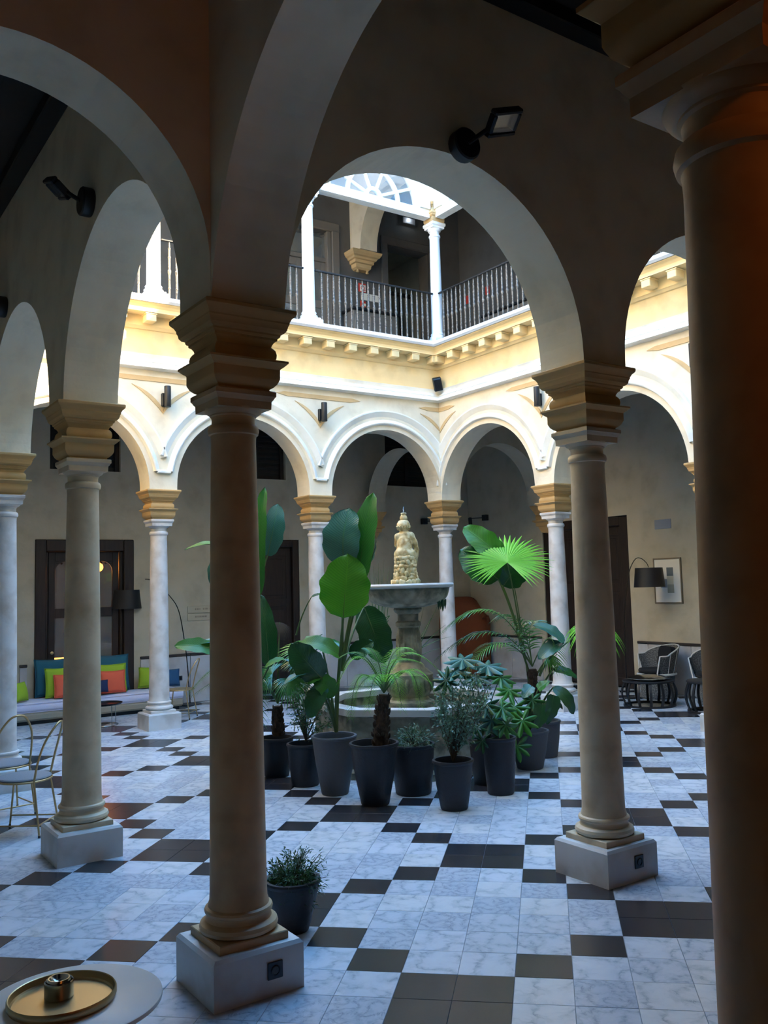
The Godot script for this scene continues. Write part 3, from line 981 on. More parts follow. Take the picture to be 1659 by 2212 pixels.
func columns() -> void:
	mat("upper_marble", col(238, 236, 232), 0.55)
	var m := column_meshes()
	var lower := [[0, 0, "tall marble column coloured as if in warm light, on socketed plinth beside the low leafy pot"], [0, 1, "marble column whose plinth hides the gold wire chair legs"], [0, 2, "marble column at the picture edge behind the gold wire chairs"],
		[1, 0, "marble column with socketed plinth right of the potted plants"], [2, 0, "marble column hidden behind the big brown one"], [1, 3, "white marble column standing before the cushioned bench"], [2, 3, "white marble column between far arches behind the paddle leaf"], [3, 3, "white corner column behind the fountain bowl"],
		[3, 2, "white marble column beside the tall dark side door"], [3, 1, "white marble column by the round black drum tables"], [0, 3, "white marble column at the far end of the left arcade"], [3, 0, "marble column at the far end of the near arcade"]]
	for a in lower: make_column(m, "", T(PS[a[0]], 0, QS[a[1]]), a[2], "court columns", {0: "column_marble_warmlight_strong", 1: "column_marble_warmlight_soft"}.get(a[0] + a[1], "column_marble"))
	# the taller column beside the camera
	var big := make_column(m, "", T(0.12, 0, -10.65), "large marble column coloured dark brown as if in warm light, close to the viewer", "court columns", "column_marble_warmlight_strong")
	for c in big.get_children():
		c.scale = Vector3.ONE * 1.3
		if c.name in ["shaft", "capital", "impost"]: c.position.y = -0.3 * 6.866 * U
	var bs := S()
	lathe(bs, pf([0.70, 1.75, 0.69, 1.81, 0.662, 1.9, 0.65, 2.08, 0.64, 3.0, 0.632, 4.0, 0.6, 6.5, 0.563, 8.34, 0.53, 10.29, 0.536, 10.42, 0.546, 10.47], U), 48)
	lathe(bs, pf([0.546, 10.47, 0.585, 10.5, 0.608, 10.59, 0.588, 10.68, 0.546, 10.72], U), 48)
	var sh: MeshInstance3D = big.get_node("shaft")
	sh.mesh = done(bs)
	sh.scale = Vector3.ONE
	sh.position = Vector3.ZERO
	var s := S()
	tbox(s, -0.9, 1.2, 13.42, 20.25, -11.6, -9.75)
	struct("wall_pier", s, M.plaster, "plaster pier over the large brown column")
	var upper := [[1, 3, 0, "sunlit white upper column behind the first far railing"], [2, 3, 0, "sunlit white upper column left of the glazed doorway"], [3, 3, 0, "white upper corner column with golden capital"], [3, 2, 0, "white upper column on the right gallery"], [3, 1, 0, "white upper column near the camera end of the right gallery"]]
	for a in upper: make_column(m, "_up", T(PS[a[0]] - 0.36, 0, QS[a[1]] - 0.36), a[3], "upper columns")

func paving() -> void:
	var s := S()
	tbox(s, -15.2, 37.9, -0.5, -0.02, -23.2, 39.4)
	tbox(s, 2, 14.5, -0.5, -0.02, 39.4, 50)
	var fl := struct("floor", s, M.grout, "black and white marble tiled floor")
	var ax := Vector2(cos(ANG), sin(ANG))
	var ay := Vector2(-sin(ANG), cos(ANG))
	var A := Vector2(-2.753, -0.6815)
	var turn := Basis(Vector3.UP, -ANG)
	var black := {}
	for c in [[0, -2], [1, -2], [0, -1], [1, -1], [-1, 0], [-2, 1], [2, 0], [3, 1]]: black[Vector2i(posmod(c[0] + c[1], 8), posmod(c[0] - c[1], 8))] = true
	var list := []
	for i in range(-34, 40):
		for j in range(-22, 58):
			var uv := Vector2(i + 0.5, (j + 0.5) * 0.993) - A
			var pq := Vector2(uv.dot(ax), uv.dot(ay))
			if pq.x < -13.6 or pq.x > 36.6 or pq.y > 38.1 or pq.y < -21.6: continue
			var v := pq - Vector2(-6.938, -15.221)
			var dist := v.length()
			var b := rad_to_deg(v.angle())
			if pq.x < -7.8 and pq.y > -10: continue
			if pq.x > 1.3 and pq.y < -10: continue
			var seen := b > 33.0 and b < 83.0 and dist > 10.0
			# the plinths and basin stand on some tiles; those still count
			list.append([0.0 if seen else 1000.0, dist, pq, black.has(Vector2i(posmod(i + j, 8), posmod(i - j, 8)))])
	list.sort_custom(func(a, b): return a[0] + a[1] < b[0] + b[1])
	var meshes := []
	var r := RandomNumberGenerator.new()
	r.seed = 11
	for k in 10:
		s = S()
		tile(s, Transform3D.IDENTITY, Vector2(r.randf(), r.randf()), r.randi() % 4)
		meshes.append(done(s))
	var rest := []
	for k in 6: rest.append(S())
	var n := 0
	for a in list:
		var at := Transform3D(turn, T(a[2].x, 0, a[2].y))
		var which := r.randi() % 4
		if a[3]: which = 4 + r.randi() % 2
		if n < 300:
			at.origin.y += r.randf_range(-0.0006, 0.0)
			put("tile", meshes[r.randi() % 10], M["floor_marble_%d" % which] if which < 4 else M["floor_black_%d" % (which - 4)], fl, at)
		else:
			tile(rest[which], at, Vector2(r.randf(), r.randf()), r.randi() % 4)
		n += 1
	for k in 6:
		var o := obj("tile_field", rest[k], M["floor_marble_%d" % k] if k < 4 else M["floor_black_%d" % (k - 4)], fl)
		o.set_meta("kind", "stuff")

func tile(s: SurfaceTool, x: Transform3D, uv: Vector2, rot: int) -> void:
	var w := 0.5 * U - 0.0011
	var i := w - 0.0016
	var cs := [Vector2(-1, -1), Vector2(1, -1), Vector2(1, 1), Vector2(-1, 1)]
	flat(s)
	var top := []
	var rim := []
	var foot := []
	var tuv := []
	for k in 4:
		top.append(x * Vector3(cs[k].x * i, 0, cs[k].y * i * 0.993))
		rim.append(x * Vector3(cs[k].x * w, -0.0016, cs[k].y * w * 0.993))
		foot.append(x * Vector3(cs[k].x * w, -0.02, cs[k].y * w * 0.993))
		tuv.append(uv + (cs[(k + rot) % 4] + Vector2.ONE) * 0.14)
	for k in [0, 1, 2, 0, 2, 3]:
		s.set_uv(tuv[k])
		s.add_vertex(top[k])
	for k in 4:
		var l := (k + 1) % 4
		s.set_uv(tuv[k])
		quad(s, top[k], rim[k], rim[l], top[l])
		quad(s, rim[k], foot[k], foot[l], rim[l])

# ---------- doors, windows ----------
func door_group(called: String, label: String, x: Transform3D) -> Node3D:
	var d := Node3D.new()
	d.name = called
	add_child(d)
	d.transform = x
	d.set_meta("kind", "structure")
	tag(d, label, "door")
	return d

func piece(called: String, parent: Node, m: Material, c: Vector3, size: Vector3, bev := 0.004) -> MeshInstance3D:
	var s := S()
	box(s, c, size, bev)
	return obj(called, s, m, parent)

# a panelled leaf, w wide and h high, standing at x; with glass above when glazed
func leaf_panel(d: Node3D, x0: float, w: float, h: float, z: float, glazed: bool, m: Material) -> void:
	var lf := MeshInstance3D.new()
	lf.name = "door_leaf"
	var s := S()
	var st := 0.11
	for sx in [x0 + st / 2, x0 + w - st / 2]: box(s, Vector3(sx, h / 2, z), Vector3(st, h, 0.05), 0.006)
	for sy in [0.1, h * 0.31, h * 0.62, h - 0.08]: box(s, Vector3(x0 + w / 2, sy, z), Vector3(w - st * 2, 0.16, 0.046), 0.006)
	lf.mesh = done(s)
	lf.material_override = m
	d.add_child(lf, true)
	var rows := [[0.18, h * 0.31 - 0.08], [h * 0.31 + 0.08, h * 0.62 - 0.08], [h * 0.62 + 0.08, h - 0.16]]
	for k in 3:
		s = S()
		var a: float = rows[k][0]
		var b: float = rows[k][1]
		if glazed and k > 0:
			box(s, Vector3(x0 + w / 2, (a + b) / 2, z), Vector3(w - st * 2, b - a, 0.008), 0.0)
			obj("pane", s, M.glass, lf)
			if k == 2:
				# arched and scalloped head of the pane
				var t := S()
				var half := w / 2 - st
				for side in [-1.0, 1.0]:
					var po := PackedVector2Array([Vector2(half, 0.0), Vector2(half, -half * 0.9)])
					for i in 9:
						var an := PI / 2 * i / 8.0
						po.append(Vector2(half * cos(an), half * 0.9 * sin(an) - half * 0.9) * Vector2(0.985, 1.0))
					for i in po.size(): po[i].x *= side
					slab(t, po, -0.015, 0.015, Transform3D(Basis.IDENTITY, Vector3(x0 + w / 2, b, z)))
				for i in 5: lathe(t, pf([0, -0.02, 0.024, 0, 0, 0.02]), 6, Transform3D(Basis.IDENTITY, Vector3(x0 + st + (w - 2 * st) * (i + 0.5) / 5, b - 0.03 - 0.01 * (i % 2), z)))
				obj("pane_tracery", t, m, lf)
		else:
			box(s, Vector3(x0 + w / 2, (a + b) / 2, z), Vector3(w - st * 2, b - a, 0.02), 0.0)
			box(s, Vector3(x0 + w / 2, (a + b) / 2, z), Vector3(w - st * 2 - 0.1, b - a - 0.1, 0.04), 0.015)
			obj("panel", s, m, lf)
	s = S()
	lathe(s, pf([0, 0, 0.012, 0, 0.012, 0.03, 0.025, 0.035, 0.028, 0.05, 0, 0.06]), 12, Transform3D(Basis(Vector3.RIGHT, PI / 2), Vector3(x0 + st / 2, 1.05, z + 0.02)))
	obj("door_knob", s, M.brass_satin, lf)

func doors() -> void:
	# glazed double door behind the cushions
	var w := 5.59 * U
	var h := 9.9 * U
	var d := door_group("door_1", "dark wood glazed double door behind the cushioned bench", Transform3D(Basis.IDENTITY, T(8.075, 0, 38.55)))
	for sx in [-1, 1]:
		piece("jamb", d, M.dark_wood, Vector3(sx * (w / 2 - 0.09), h / 2, 0.06), Vector3(0.18, h, 0.16), 0.012)
		piece("jamb_moulding", d, M.dark_wood, Vector3(sx * (w / 2 - 0.2), h / 2 - 0.1, 0.02), Vector3(0.06, h - 0.2, 0.1), 0.015)
	piece("head", d, M.dark_wood, Vector3(0, h - 0.1, 0.06), Vector3(w - 0.36, 0.2, 0.15), 0.012)
	var lw := w / 2 - 0.24
	leaf_panel(d, -lw, lw - 0.004, h - 0.21, 0, true, M.dark_wood)
	leaf_panel(d, 0.004, lw - 0.004, h - 0.21, 0, true, M.dark_wood)
	# lamp and lit sill in the room behind
	var lamp := thing("pendant_lamp", "small glowing orange globe lamp seen through the glazed door", "lamp", Vector3(9.42 * U, 8.36 * U, -40.3 * U))
	var s := S()
	lathe(s, pf([0, -0.085, 0.03, -0.08, 0.06, -0.06, 0.08, -0.03, 0.085, 0, 0.08, 0.03, 0.06, 0.06, 0.03, 0.08, 0, 0.085]), 20)
	obj("globe", s, M.globe_glow, lamp)
	s = S()
	tube(s, [Vector3(0, 0.08, 0), Vector3(0, 12 * U - 8.36 * U, 0)], 0.006, 6)
	obj("cord", s, M.black_paint, lamp)
	var ol := OmniLight3D.new()
	ol.name = "globe_light"
	ol.light_color = Color(1.0, 0.6, 0.28)
	ol.light_energy = 0.35
	ol.light_size = 0.08
	ol.omni_range = 12.0
	ol.omni_attenuation = 2.0
	ol.shadow_enabled = true
	lamp.add_child(ol)
	var lb := thing("light_box", "low glowing orange light strip behind the teal cushion", "lamp", Vector3(7.42 * U, 0, -40.4 * U))
	s = S()
	box(s, Vector3(0, 0.885, 0), Vector3(0.34, 0.07, 0.12), 0.01)
	obj("glowing_bar", s, M.globe_glow, lb)
	s = S()
	box(s, Vector3(0, 0.425, 0), Vector3(0.4, 0.85, 0.2), 0.01)
	obj("cabinet", s, M.dark_wood, lb)
	var l2 := OmniLight3D.new()
	l2.name = "bar_light"
	l2.light_color = Color(1.0, 0.55, 0.22)
	l2.light_energy = 0.08
	l2.light_size = 0.05
	l2.omni_range = 12.0
	l2.omni_attenuation = 2.0
	l2.shadow_enabled = true
	l2.position = Vector3(0, 0.97, 0.06)
	lb.add_child(l2)
	# solid double doors
	var d2 := door_group("door_2", "dark wood double door behind the tall paddle leaves", Transform3D(Basis.IDENTITY, T(19.125, 0, 38.5)))
	var w2 := 5.83 * U
	for sx in [-1, 1]: piece("jamb", d2, M.dark_wood, Vector3(sx * (w2 / 2 - 0.07), 1.49, 0.03), Vector3(0.14, 2.98, 0.12), 0.012)
	piece("head", d2, M.dark_wood, Vector3(0, 2.91, 0.03), Vector3(w2 - 0.28, 0.14, 0.12), 0.012)
	leaf_panel(d2, -w2 / 2 + 0.14, w2 / 2 - 0.145, 2.83, -0.02, false, M.dark_wood)
	leaf_panel(d2, 0.005, w2 / 2 - 0.145, 2.83, -0.02, false, M.dark_wood)
	var d3 := door_group("door_3", "tall dark wood double door in the side wall beside the floor lamp", Transform3D(Basis(Vector3.UP, -PI / 2), T(37.0, 0, 26.42)))
	var w3 := 7.5 * U
	for sx in [-1, 1]: piece("jamb", d3, M.dark_wood, Vector3(sx * (w3 / 2 - 0.1), 1.6, 0.02), Vector3(0.2, 3.2, 0.12), 0.012)
	piece("head", d3, M.dark_wood, Vector3(0, 3.12, 0.02), Vector3(w3 - 0.4, 0.18, 0.12), 0.012)
	leaf_panel(d3, -w3 / 2 + 0.2, w3 / 2 - 0.205, 3.02, -0.03, false, M.dark_wood)
	leaf_panel(d3, 0.005, w3 / 2 - 0.205, 3.02, -0.03, false, M.dark_wood)
	# high openings closed with dark slatted shutters
	var nm := ["high dark slatted opening above the glazed door", "high dark slatted opening above the plain double door", "high dark slatted opening up behind the statue"]
	var k := 0
	for wn in [[6.05, 10.1, 13.95, 18.2], [17.1, 21.15, 13.95, 18.2], [29.2, 33.3, 13.9, 18.2]]:
		var g := Node3D.new()
		g.name = "window_%d" % (k + 1)
		add_child(g)
		g.position = T((wn[0] + wn[1]) / 2, wn[2], 38.7)
		g.set_meta("kind", "structure")
		tag(g, nm[k], "window")
		var ww: float = (wn[1] - wn[0]) * U
		var hh: float = (wn[3] - wn[2]) * U
		piece("window_back", g, M.black_paint, Vector3(0, hh / 2, 0), Vector3(ww, hh, 0.02), 0.0)
		for sx in [-1, 0, 1]: piece("window_frame", g, M.dark_wood, Vector3(sx * (ww / 2 - 0.04), hh / 2, 0.04), Vector3(0.08, hh, 0.06))
		for i in 12: piece("slat", g, M.dark_wood, Vector3(0, hh * (i + 0.5) / 12, 0.025), Vector3(ww - 0.16, 0.06, 0.02))
		k += 1
	# upstairs: glazed door with carved head, and the doorway right of it
	var gm: StandardMaterial3D = mat("grey_wood", col(112, 105, 96), 0.6)
	var d4 := door_group("door_4", "grey glazed door with scalloped panes in the upper gallery", Transform3D(Basis.IDENTITY, T(22.75, 21.5, 38.5)))
	var w4 := 4.5 * U
	var h4 := 10.3 * U
	for sx in [-1, 1]:
		piece("jamb", d4, gm, Vector3(sx * (w4 / 2 - 0.05), h4 / 2, 0.05), Vector3(0.1, h4, 0.16), 0.01)
		piece("architrave", d4, gm, Vector3(sx * (w4 / 2 + 0.1), h4 / 2 + 0.05, 0.12), Vector3(0.19, h4 + 0.1, 0.07), 0.02)
	piece("architrave", d4, gm, Vector3(0, h4 + 0.1, 0.12), Vector3(w4 + 0.4, 0.2, 0.08), 0.02)
	piece("transom", d4, gm, Vector3(0, h4 - 0.62, 0.02), Vector3(w4 - 0.2, 0.1, 0.08), 0.01)
	for e in [[-w4 / 2 + 0.1, w4 / 2 - 0.105], [0.005, w4 / 2 - 0.105]]: leaf_panel(d4, e[0], e[1], h4 - 0.67, 0.0, true, gm)
	s = S()
	box(s, Vector3(0, h4 - 0.29, 0), Vector3(w4 - 0.2, 0.56, 0.008))
	obj("pane", s, M.glass, d4)
	s = S()
	for i in 12: lathe(s, pf([0, -0.045, 0.05, 0, 0, 0.045]), 7, Transform3D(Basis.IDENTITY, Vector3(-w4 / 2 + 0.1 + (w4 - 0.2) * (i + 0.5) / 12, h4 - 0.05 - 0.025 * (i % 2), 0.0)))
	obj("transom_tracery", s, gm, d4)
	var d5 := door_group("door_5", "open doorway to a pale room behind the white upper corner column", Transform3D(Basis.IDENTITY, T(31.7, 21.5, 38.4)))
	for sx in [-1, 1]: piece("architrave", d5, M.plaster_dark, Vector3(sx * (1.9 * U + 0.09), 5.2 * U, 0.1), Vector3(0.17, 10.4 * U, 0.06), 0.015)
	piece("architrave", d5, M.plaster_dark, Vector3(0, 10.35 * U + 0.09, 0.1), Vector3(3.8 * U + 0.36, 0.18, 0.06), 0.015)
	piece("mullion", d5, M.dark_wood, Vector3(0.25, 3.8 * U, -0.6), Vector3(0.07, 7.6 * U, 0.07), 0.006)
	piece("glazing_bar", d5, M.dark_wood, Vector3(0, 7.6 * U, -0.6), Vector3(3.8 * U, 0.08, 0.07), 0.006)

# ---------- fountain ----------
func octo(a: float, y: float) -> Array:
	var o := []
	for k in 8:
		var t := TAU * (k + 0.5) / 8.0
		o.append(Vector3(cos(t), 0, sin(t)) * (a / cos(PI / 8)) + Vector3(0, y, 0))
	return o

func octo_lathe(s: SurfaceTool, prof: Array) -> void:
	flat(s)
	for k in prof.size() - 1:
		var r0 := octo(prof[k].x, prof[k].y)
		var r1 := octo(prof[k + 1].x, prof[k + 1].y)
		for i in 8: quad(s, r0[i], r0[(i + 1) % 8], r1[(i + 1) % 8], r1[i])

func fountain() -> void:
	# the octagonal basin has a side square to the view from the corner column
	var t := thing("fountain", "octagonal stone fountain with a tall round bowl on a carved pedestal", "fountain", T(13.75, 0, 14.05), -0.045)
	var s := S()
	var g := S()
	octo_lathe(s, pf([1.09, 0, 1.09, 0.07, 1.06, 0.09, 1.03, 0.1, 1.03, 0.64, 1.05, 0.66]))
	obj("basin_wall", s, M.fountain_stone, t)
	for i in 8:
		var a: Vector3 = octo(1.0, 0)[i]
		var b: Vector3 = octo(1.0, 0)[(i + 1) % 8]
		var o0: Vector3 = octo(1.085, 0)[i]
		var o1: Vector3 = octo(1.085, 0)[(i + 1) % 8]
		s = S()
		flat(s)
		var i0: Vector3 = octo(0.90, 0)[i]
		var i1: Vector3 = octo(0.90, 0)[(i + 1) % 8]
		var lo := Vector3(0, 0.66, 0)
		var hi := Vector3(0, 0.73, 0)
		quad(s, o0 + lo, o1 + lo, o1 + hi - (o1 - a) * 0.0, o0 + hi)
		quad(s, o0 + hi, o1 + hi, i1 + hi, i0 + hi)
		quad(s, i0 + hi, i1 + hi, i1 + lo, i0 + lo)
		quad(s, i0 + lo, i1 + lo, o1 + lo, o0 + lo)
		obj("rim_slab", s, M.plinth_marble, t)
	s = S()
	octo_lathe(s, pf([0.93, 0.68, 0.93, 0.2, 0.0, 0.2]))
	obj("basin_lining", s, M.fountain_stone, t)
	s = S()
	octo_lathe(s, pf([0.0, 0.56, 0.925, 0.56]))
	obj("water_surface", s, M.water, t)
	s = S()
	lathe(s, pf([0.27, 0.2, 0.27, 0.58, 0.26, 0.6, 0.28, 0.62, 0.29, 0.66, 0.28, 0.69, 0.23, 0.71, 0.21, 0.74, 0.24, 0.78, 0.255, 0.82, 0.255, 0.9, 0.28, 1.0, 0.19, 1.06, 0.17, 1.1, 0.135, 1.14, 0.138, 1.2, 0.13, 1.4, 0.122, 1.54, 0.15, 1.56, 0.15, 1.6, 0.122, 1.62, 0.125, 1.7, 0.155, 1.72, 0.17, 1.75, 0.16, 1.78]), 40)
	var ped := obj("pedestal", s, M.fountain_stone, t)
	# upright carved leaves round the bulb and shaft of the pedestal
	for k in 14:
		s = S()
		var an := TAU * k / 14
		var fr := []
		for j in 7:
			var v := j / 6.0
			fr.append(Vector3(cos(an), 0, sin(an)) * (0.252 - 0.055 * v * v + 0.014 * sin(v * PI)) + Vector3(0, 0.8 + 0.26 * v, 0))
		tube(s, fr, [0.012, 0.024, 0.03, 0.03, 0.027, 0.02, 0.008], 6)
		obj("carved_leaf", s, M.fountain_stone, ped)
	for k in 10:
		s = S()
		var an := TAU * k / 10
		var fr := []
		for j in 7:
			var v := j / 6.0
			fr.append(Vector3(cos(an), 0, sin(an)) * (0.13 - 0.012 * v + 0.005 * sin(v * PI)) + Vector3(0, 1.16 + 0.36 * v, 0))
		tube(s, fr, [0.008, 0.02, 0.024, 0.024, 0.022, 0.018, 0.008], 6)
		obj("carved_leaf", s, M.fountain_stone, ped)
	s = S()
	lathe(s, pf([0.14, 1.77, 0.2, 1.775, 0.32, 1.80, 0.43, 1.84, 0.475, 1.90, 0.495, 1.96, 0.5, 1.995, 0.505, 2.0, 0.53, 2.005, 0.548, 2.02, 0.55, 2.035, 0.54, 2.05, 0.5, 2.052, 0.47, 2.03, 0.4, 1.99, 0.0, 1.96]), 64)
	var bowl := obj("bowl", s, M.fountain_stone, t)
	s = S()
	lathe(s, pf([0.505, 2.001, 0.532, 2.004, 0.551, 2.02, 0.553, 2.035, 0.541, 2.052, 0.5, 2.054]), 64)
	obj("bowl_lip", s, M.plinth_marble, bowl)
	s = S()
	lathe(s, pf([0.0, 2.04, 0.485, 2.04]), 40)
	obj("bowl_water", s, M.water, bowl)
	s = S()
	for k in 5:
		var an := 0.6 + k * 0.13
		var p := Vector3(cos(an), 0, sin(an)) * (0.44 - 0.02 * (k % 3))
		tube(s, [p + Vector3(0, 1.86, 0), p + Vector3(0.004, 1.8, 0), p + Vector3(0.002, 1.74 - 0.02 * (k % 2), 0)], [0.02, 0.014, 0.002], 6)
	obj("moss_drips", s, M.shrub_dark, t).set_meta("kind", "stuff")
	statue(T(13.72, 0, 14.1) + Vector3(0, 2.042, 0))

# smooth union of tapered capsules, meshed as surface nets
func sdf_mesh(caps: Array, cell: float, k: float) -> ArrayMesh:
	var lo := Vector3.ONE * 1e9
	var hi := -lo
	for c in caps:
		for e in [[c[0], c[2]], [c[1], c[3]]]:
			lo = lo.min(e[0] - Vector3.ONE * (e[1] + cell * 3))
			hi = hi.max(e[0] + Vector3.ONE * (e[1] + cell * 3))
	var n := Vector3i(((hi - lo) / cell).ceil()) + Vector3i.ONE
	var f := PackedFloat32Array()
	f.resize(n.x * n.y * n.z)
	f.fill(1.0)
	for c in caps:
		var a: Vector3 = c[0]
		var b: Vector3 = c[1]
		var ra: float = c[2]
		var rb: float = c[3]
		var m := maxf(ra, rb) + k * 1.5 + cell * 2
		var i0 := Vector3i(((a.min(b) - Vector3.ONE * m - lo) / cell).floor()).clamp(Vector3i.ZERO, n - Vector3i.ONE)
		var i1 := Vector3i(((a.max(b) + Vector3.ONE * m - lo) / cell).ceil()).clamp(Vector3i.ZERO, n - Vector3i.ONE)
		var ab := b - a
		var l2 := maxf(ab.length_squared(), 1e-9)
		for z in range(i0.z, i1.z + 1):
			for y in range(i0.y, i1.y + 1):
				for x in range(i0.x, i1.x + 1):
					var p := lo + Vector3(x, y, z) * cell
					var t := clampf((p - a).dot(ab) / l2, 0, 1)
					var d := (p - a - ab * t).length() - lerpf(ra, rb, t)
					var ix := (z * n.y + y) * n.x + x
					var o := f[ix]
					var h := maxf(k - absf(d - o), 0.0) / k
					f[ix] = minf(d, o) - h * h * k * 0.25
	var at := {}
	var s := S()
	newg(s)
	var st := [1, n.x, n.x * n.y]
	for z in n.z - 1:
		for y in n.y - 1:
			for x in n.x - 1:
				var ix := (z * n.y + y) * n.x + x
				var sum := Vector3.ZERO
				var cnt := 0
				var neg := 0
				for q in 8:
					if f[ix + (q & 1) + ((q >> 1) & 1) * st[1] + (q >> 2) * st[2]] < 0: neg += 1
				if neg == 0 or neg == 8: continue
				for q in 8:
					for ax in 3:
						if q & (1 << ax): continue
						var i: int = ix + (q & 1) + ((q >> 1) & 1) * st[1] + (q >> 2) * st[2]
						var v0 := f[i]
						var v1 := f[i + st[ax]]
						if (v0 < 0) == (v1 < 0): continue
						var p := Vector3(q & 1, (q >> 1) & 1, q >> 2)
						p[ax] += v0 / (v0 - v1)
						sum += p
						cnt += 1
				at[ix] = lo + (Vector3(x, y, z) + sum / cnt) * cell
	for ix in at:
		for ax in 3:
			var v0 := f[ix]
			var v1 := f[ix + st[ax]]
			if (v0 < 0) == (v1 < 0): continue
			var u: int = st[(ax + 1) % 3]
			var v: int = st[(ax + 2) % 3]
			if not (at.has(ix - u) and at.has(ix - v) and at.has(ix - u - v)): continue
			if v0 < 0: quad(s, at[ix], at[ix - u], at[ix - u - v], at[ix - v])
			else: quad(s, at[ix], at[ix - v], at[ix - u - v], at[ix - u])
	return done(s)

func cap(a: Array, b: Array, ra: float, rb: float) -> Array:
	return [Vector3(a[0], a[1], a[2]), Vector3(b[0], b[1], b[2]), ra, rb]

func statue(at: Vector3) -> void:
	# a carved child seated on piled stones, seen from behind: local x is to the right of the view, z towards the viewer
	var t := thing("statue", "carved stone child seated on piled stones atop the fountain bowl", "statue", at, -0.6116 + 0.05)
	var caps := [cap([-0.015, 0.37, 0.0], [0.0, 0.43, -0.02], 0.098, 0.09), cap([-0.055, 0.355, 0.025], [-0.055, 0.335, 0.02], 0.075, 0.07), cap([0.05, 0.355, 0.02], [0.05, 0.335, 0.015], 0.075, 0.07),
		cap([0.0, 0.43, -0.01], [0.0, 0.50, -0.02], 0.078, 0.082), cap([0.0, 0.50, -0.02], [0.005, 0.575, -0.03], 0.085, 0.07), cap([-0.065, 0.575, -0.03], [0.07, 0.585, -0.03], 0.042, 0.044),
		cap([0.0, 0.6, -0.03], [-0.005, 0.65, -0.045], 0.036, 0.034), cap([-0.005, 0.69, -0.045], [-0.005, 0.675, -0.055], 0.068, 0.06), cap([-0.005, 0.665, -0.095], [-0.005, 0.655, -0.095], 0.032, 0.024),
		# arms come forward round a knee
		cap([0.085, 0.58, -0.03], [0.125, 0.50, -0.04], 0.038, 0.032), cap([0.125, 0.50, -0.04], [0.15, 0.41, -0.06], 0.03, 0.023), cap([0.15, 0.41, -0.06], [0.145, 0.385, -0.085], 0.023, 0.016),
		cap([-0.08, 0.575, -0.03], [-0.085, 0.48, -0.08], 0.036, 0.03), cap([-0.085, 0.48, -0.08], [-0.03, 0.43, -0.15], 0.029, 0.022), cap([-0.03, 0.43, -0.15], [0.0, 0.425, -0.16], 0.022, 0.016),
		# thighs, shins and feet
		cap([0.06, 0.35, 0.0], [0.12, 0.36, -0.14], 0.07, 0.05), cap([0.12, 0.36, -0.14], [0.115, 0.2, -0.15], 0.046, 0.03), cap([0.115, 0.2, -0.15], [0.115, 0.17, -0.2], 0.026, 0.018),
		cap([-0.05, 0.35, 0.0], [-0.03, 0.37, -0.16], 0.07, 0.05), cap([-0.03, 0.37, -0.16], [-0.03, 0.21, -0.17], 0.045, 0.03), cap([-0.03, 0.21, -0.17], [-0.03, 0.18, -0.22], 0.026, 0.018)]
	for k in 4:
		caps.append(cap([0.138 + 0.008 * k, 0.395 - 0.006 * k, -0.09], [0.13 + 0.009 * k, 0.365 - 0.006 * k, -0.105], 0.0085, 0.007))
		caps.append(cap([0.0, 0.435 - 0.011 * k, -0.165], [0.03, 0.428 - 0.011 * k, -0.168], 0.0085, 0.007))
	# ears, nose, brow
	for sx in [-1.0, 1.0]: caps.append(cap([sx * 0.066 - 0.005, 0.68, -0.045], [sx * 0.07 - 0.005, 0.66, -0.045], 0.014, 0.01))
	caps.append(cap([-0.005, 0.675, -0.115], [-0.005, 0.66, -0.125], 0.01, 0.012))
	put("body", sdf_mesh(caps, 0.0085, 0.022), M.statue_stone, t)
	# hair cap, then a pot carried on the head with a small jet of water
	var s := S()
	lathe(s, pf([0.0, 0.07, 0.03, 0.066, 0.058, 0.05, 0.076, 0.022, 0.081, 0.0, 0.079, -0.014, 0.07, -0.018]), 18, Transform3D(Basis(Vector3.RIGHT, 0.12), Vector3(-0.005, 0.712, -0.05)))
	for k in 16:
		var an := TAU * k / 16
		tube(s, [Vector3(-0.005 + 0.076 * cos(an), 0.70, -0.05 + 0.076 * sin(an)), Vector3(-0.005 + 0.072 * cos(an + 0.3), 0.672, -0.045 + 0.072 * sin(an + 0.3))], [0.016, 0.01], 6)
	obj("hair", s, M.statue_stone, t)
	s = S()
	lathe(s, pf([0.0, 0.765, 0.04, 0.77, 0.047, 0.79, 0.044, 0.81, 0.034, 0.825, 0.03, 0.84, 0.036, 0.85, 0.03, 0.86, 0.0, 0.855]), 16, Transform3D(Basis.IDENTITY, Vector3(0.0, 0, -0.05)))
	obj("jug", s, M.statue_stone, t)
	s = S()
	for k in 6:
		var p := Vector3(0.004 * (k % 3) - 0.004, 0.865 + 0.012 * k, -0.05 + 0.003 * (k % 2))
		lathe(s, pf([0, -0.008, 0.005, 0, 0, 0.009]), 6, Transform3D(Basis.IDENTITY, p))
	obj("water_jet", s, M.glass, t)
	# the pile of stones
	s = S()
	lathe(s, pf([0.0, 0.335, 0.1, 0.33, 0.115, 0.2, 0.13, 0.02, 0.13, 0.0]), 14)
	var core := obj("stone_core", s, M.statue_stone, t)
	var r := RandomNumberGenerator.new()
	r.seed = 5
	var kinds := []
	for k in 5: kinds.append(stone_mesh(r))
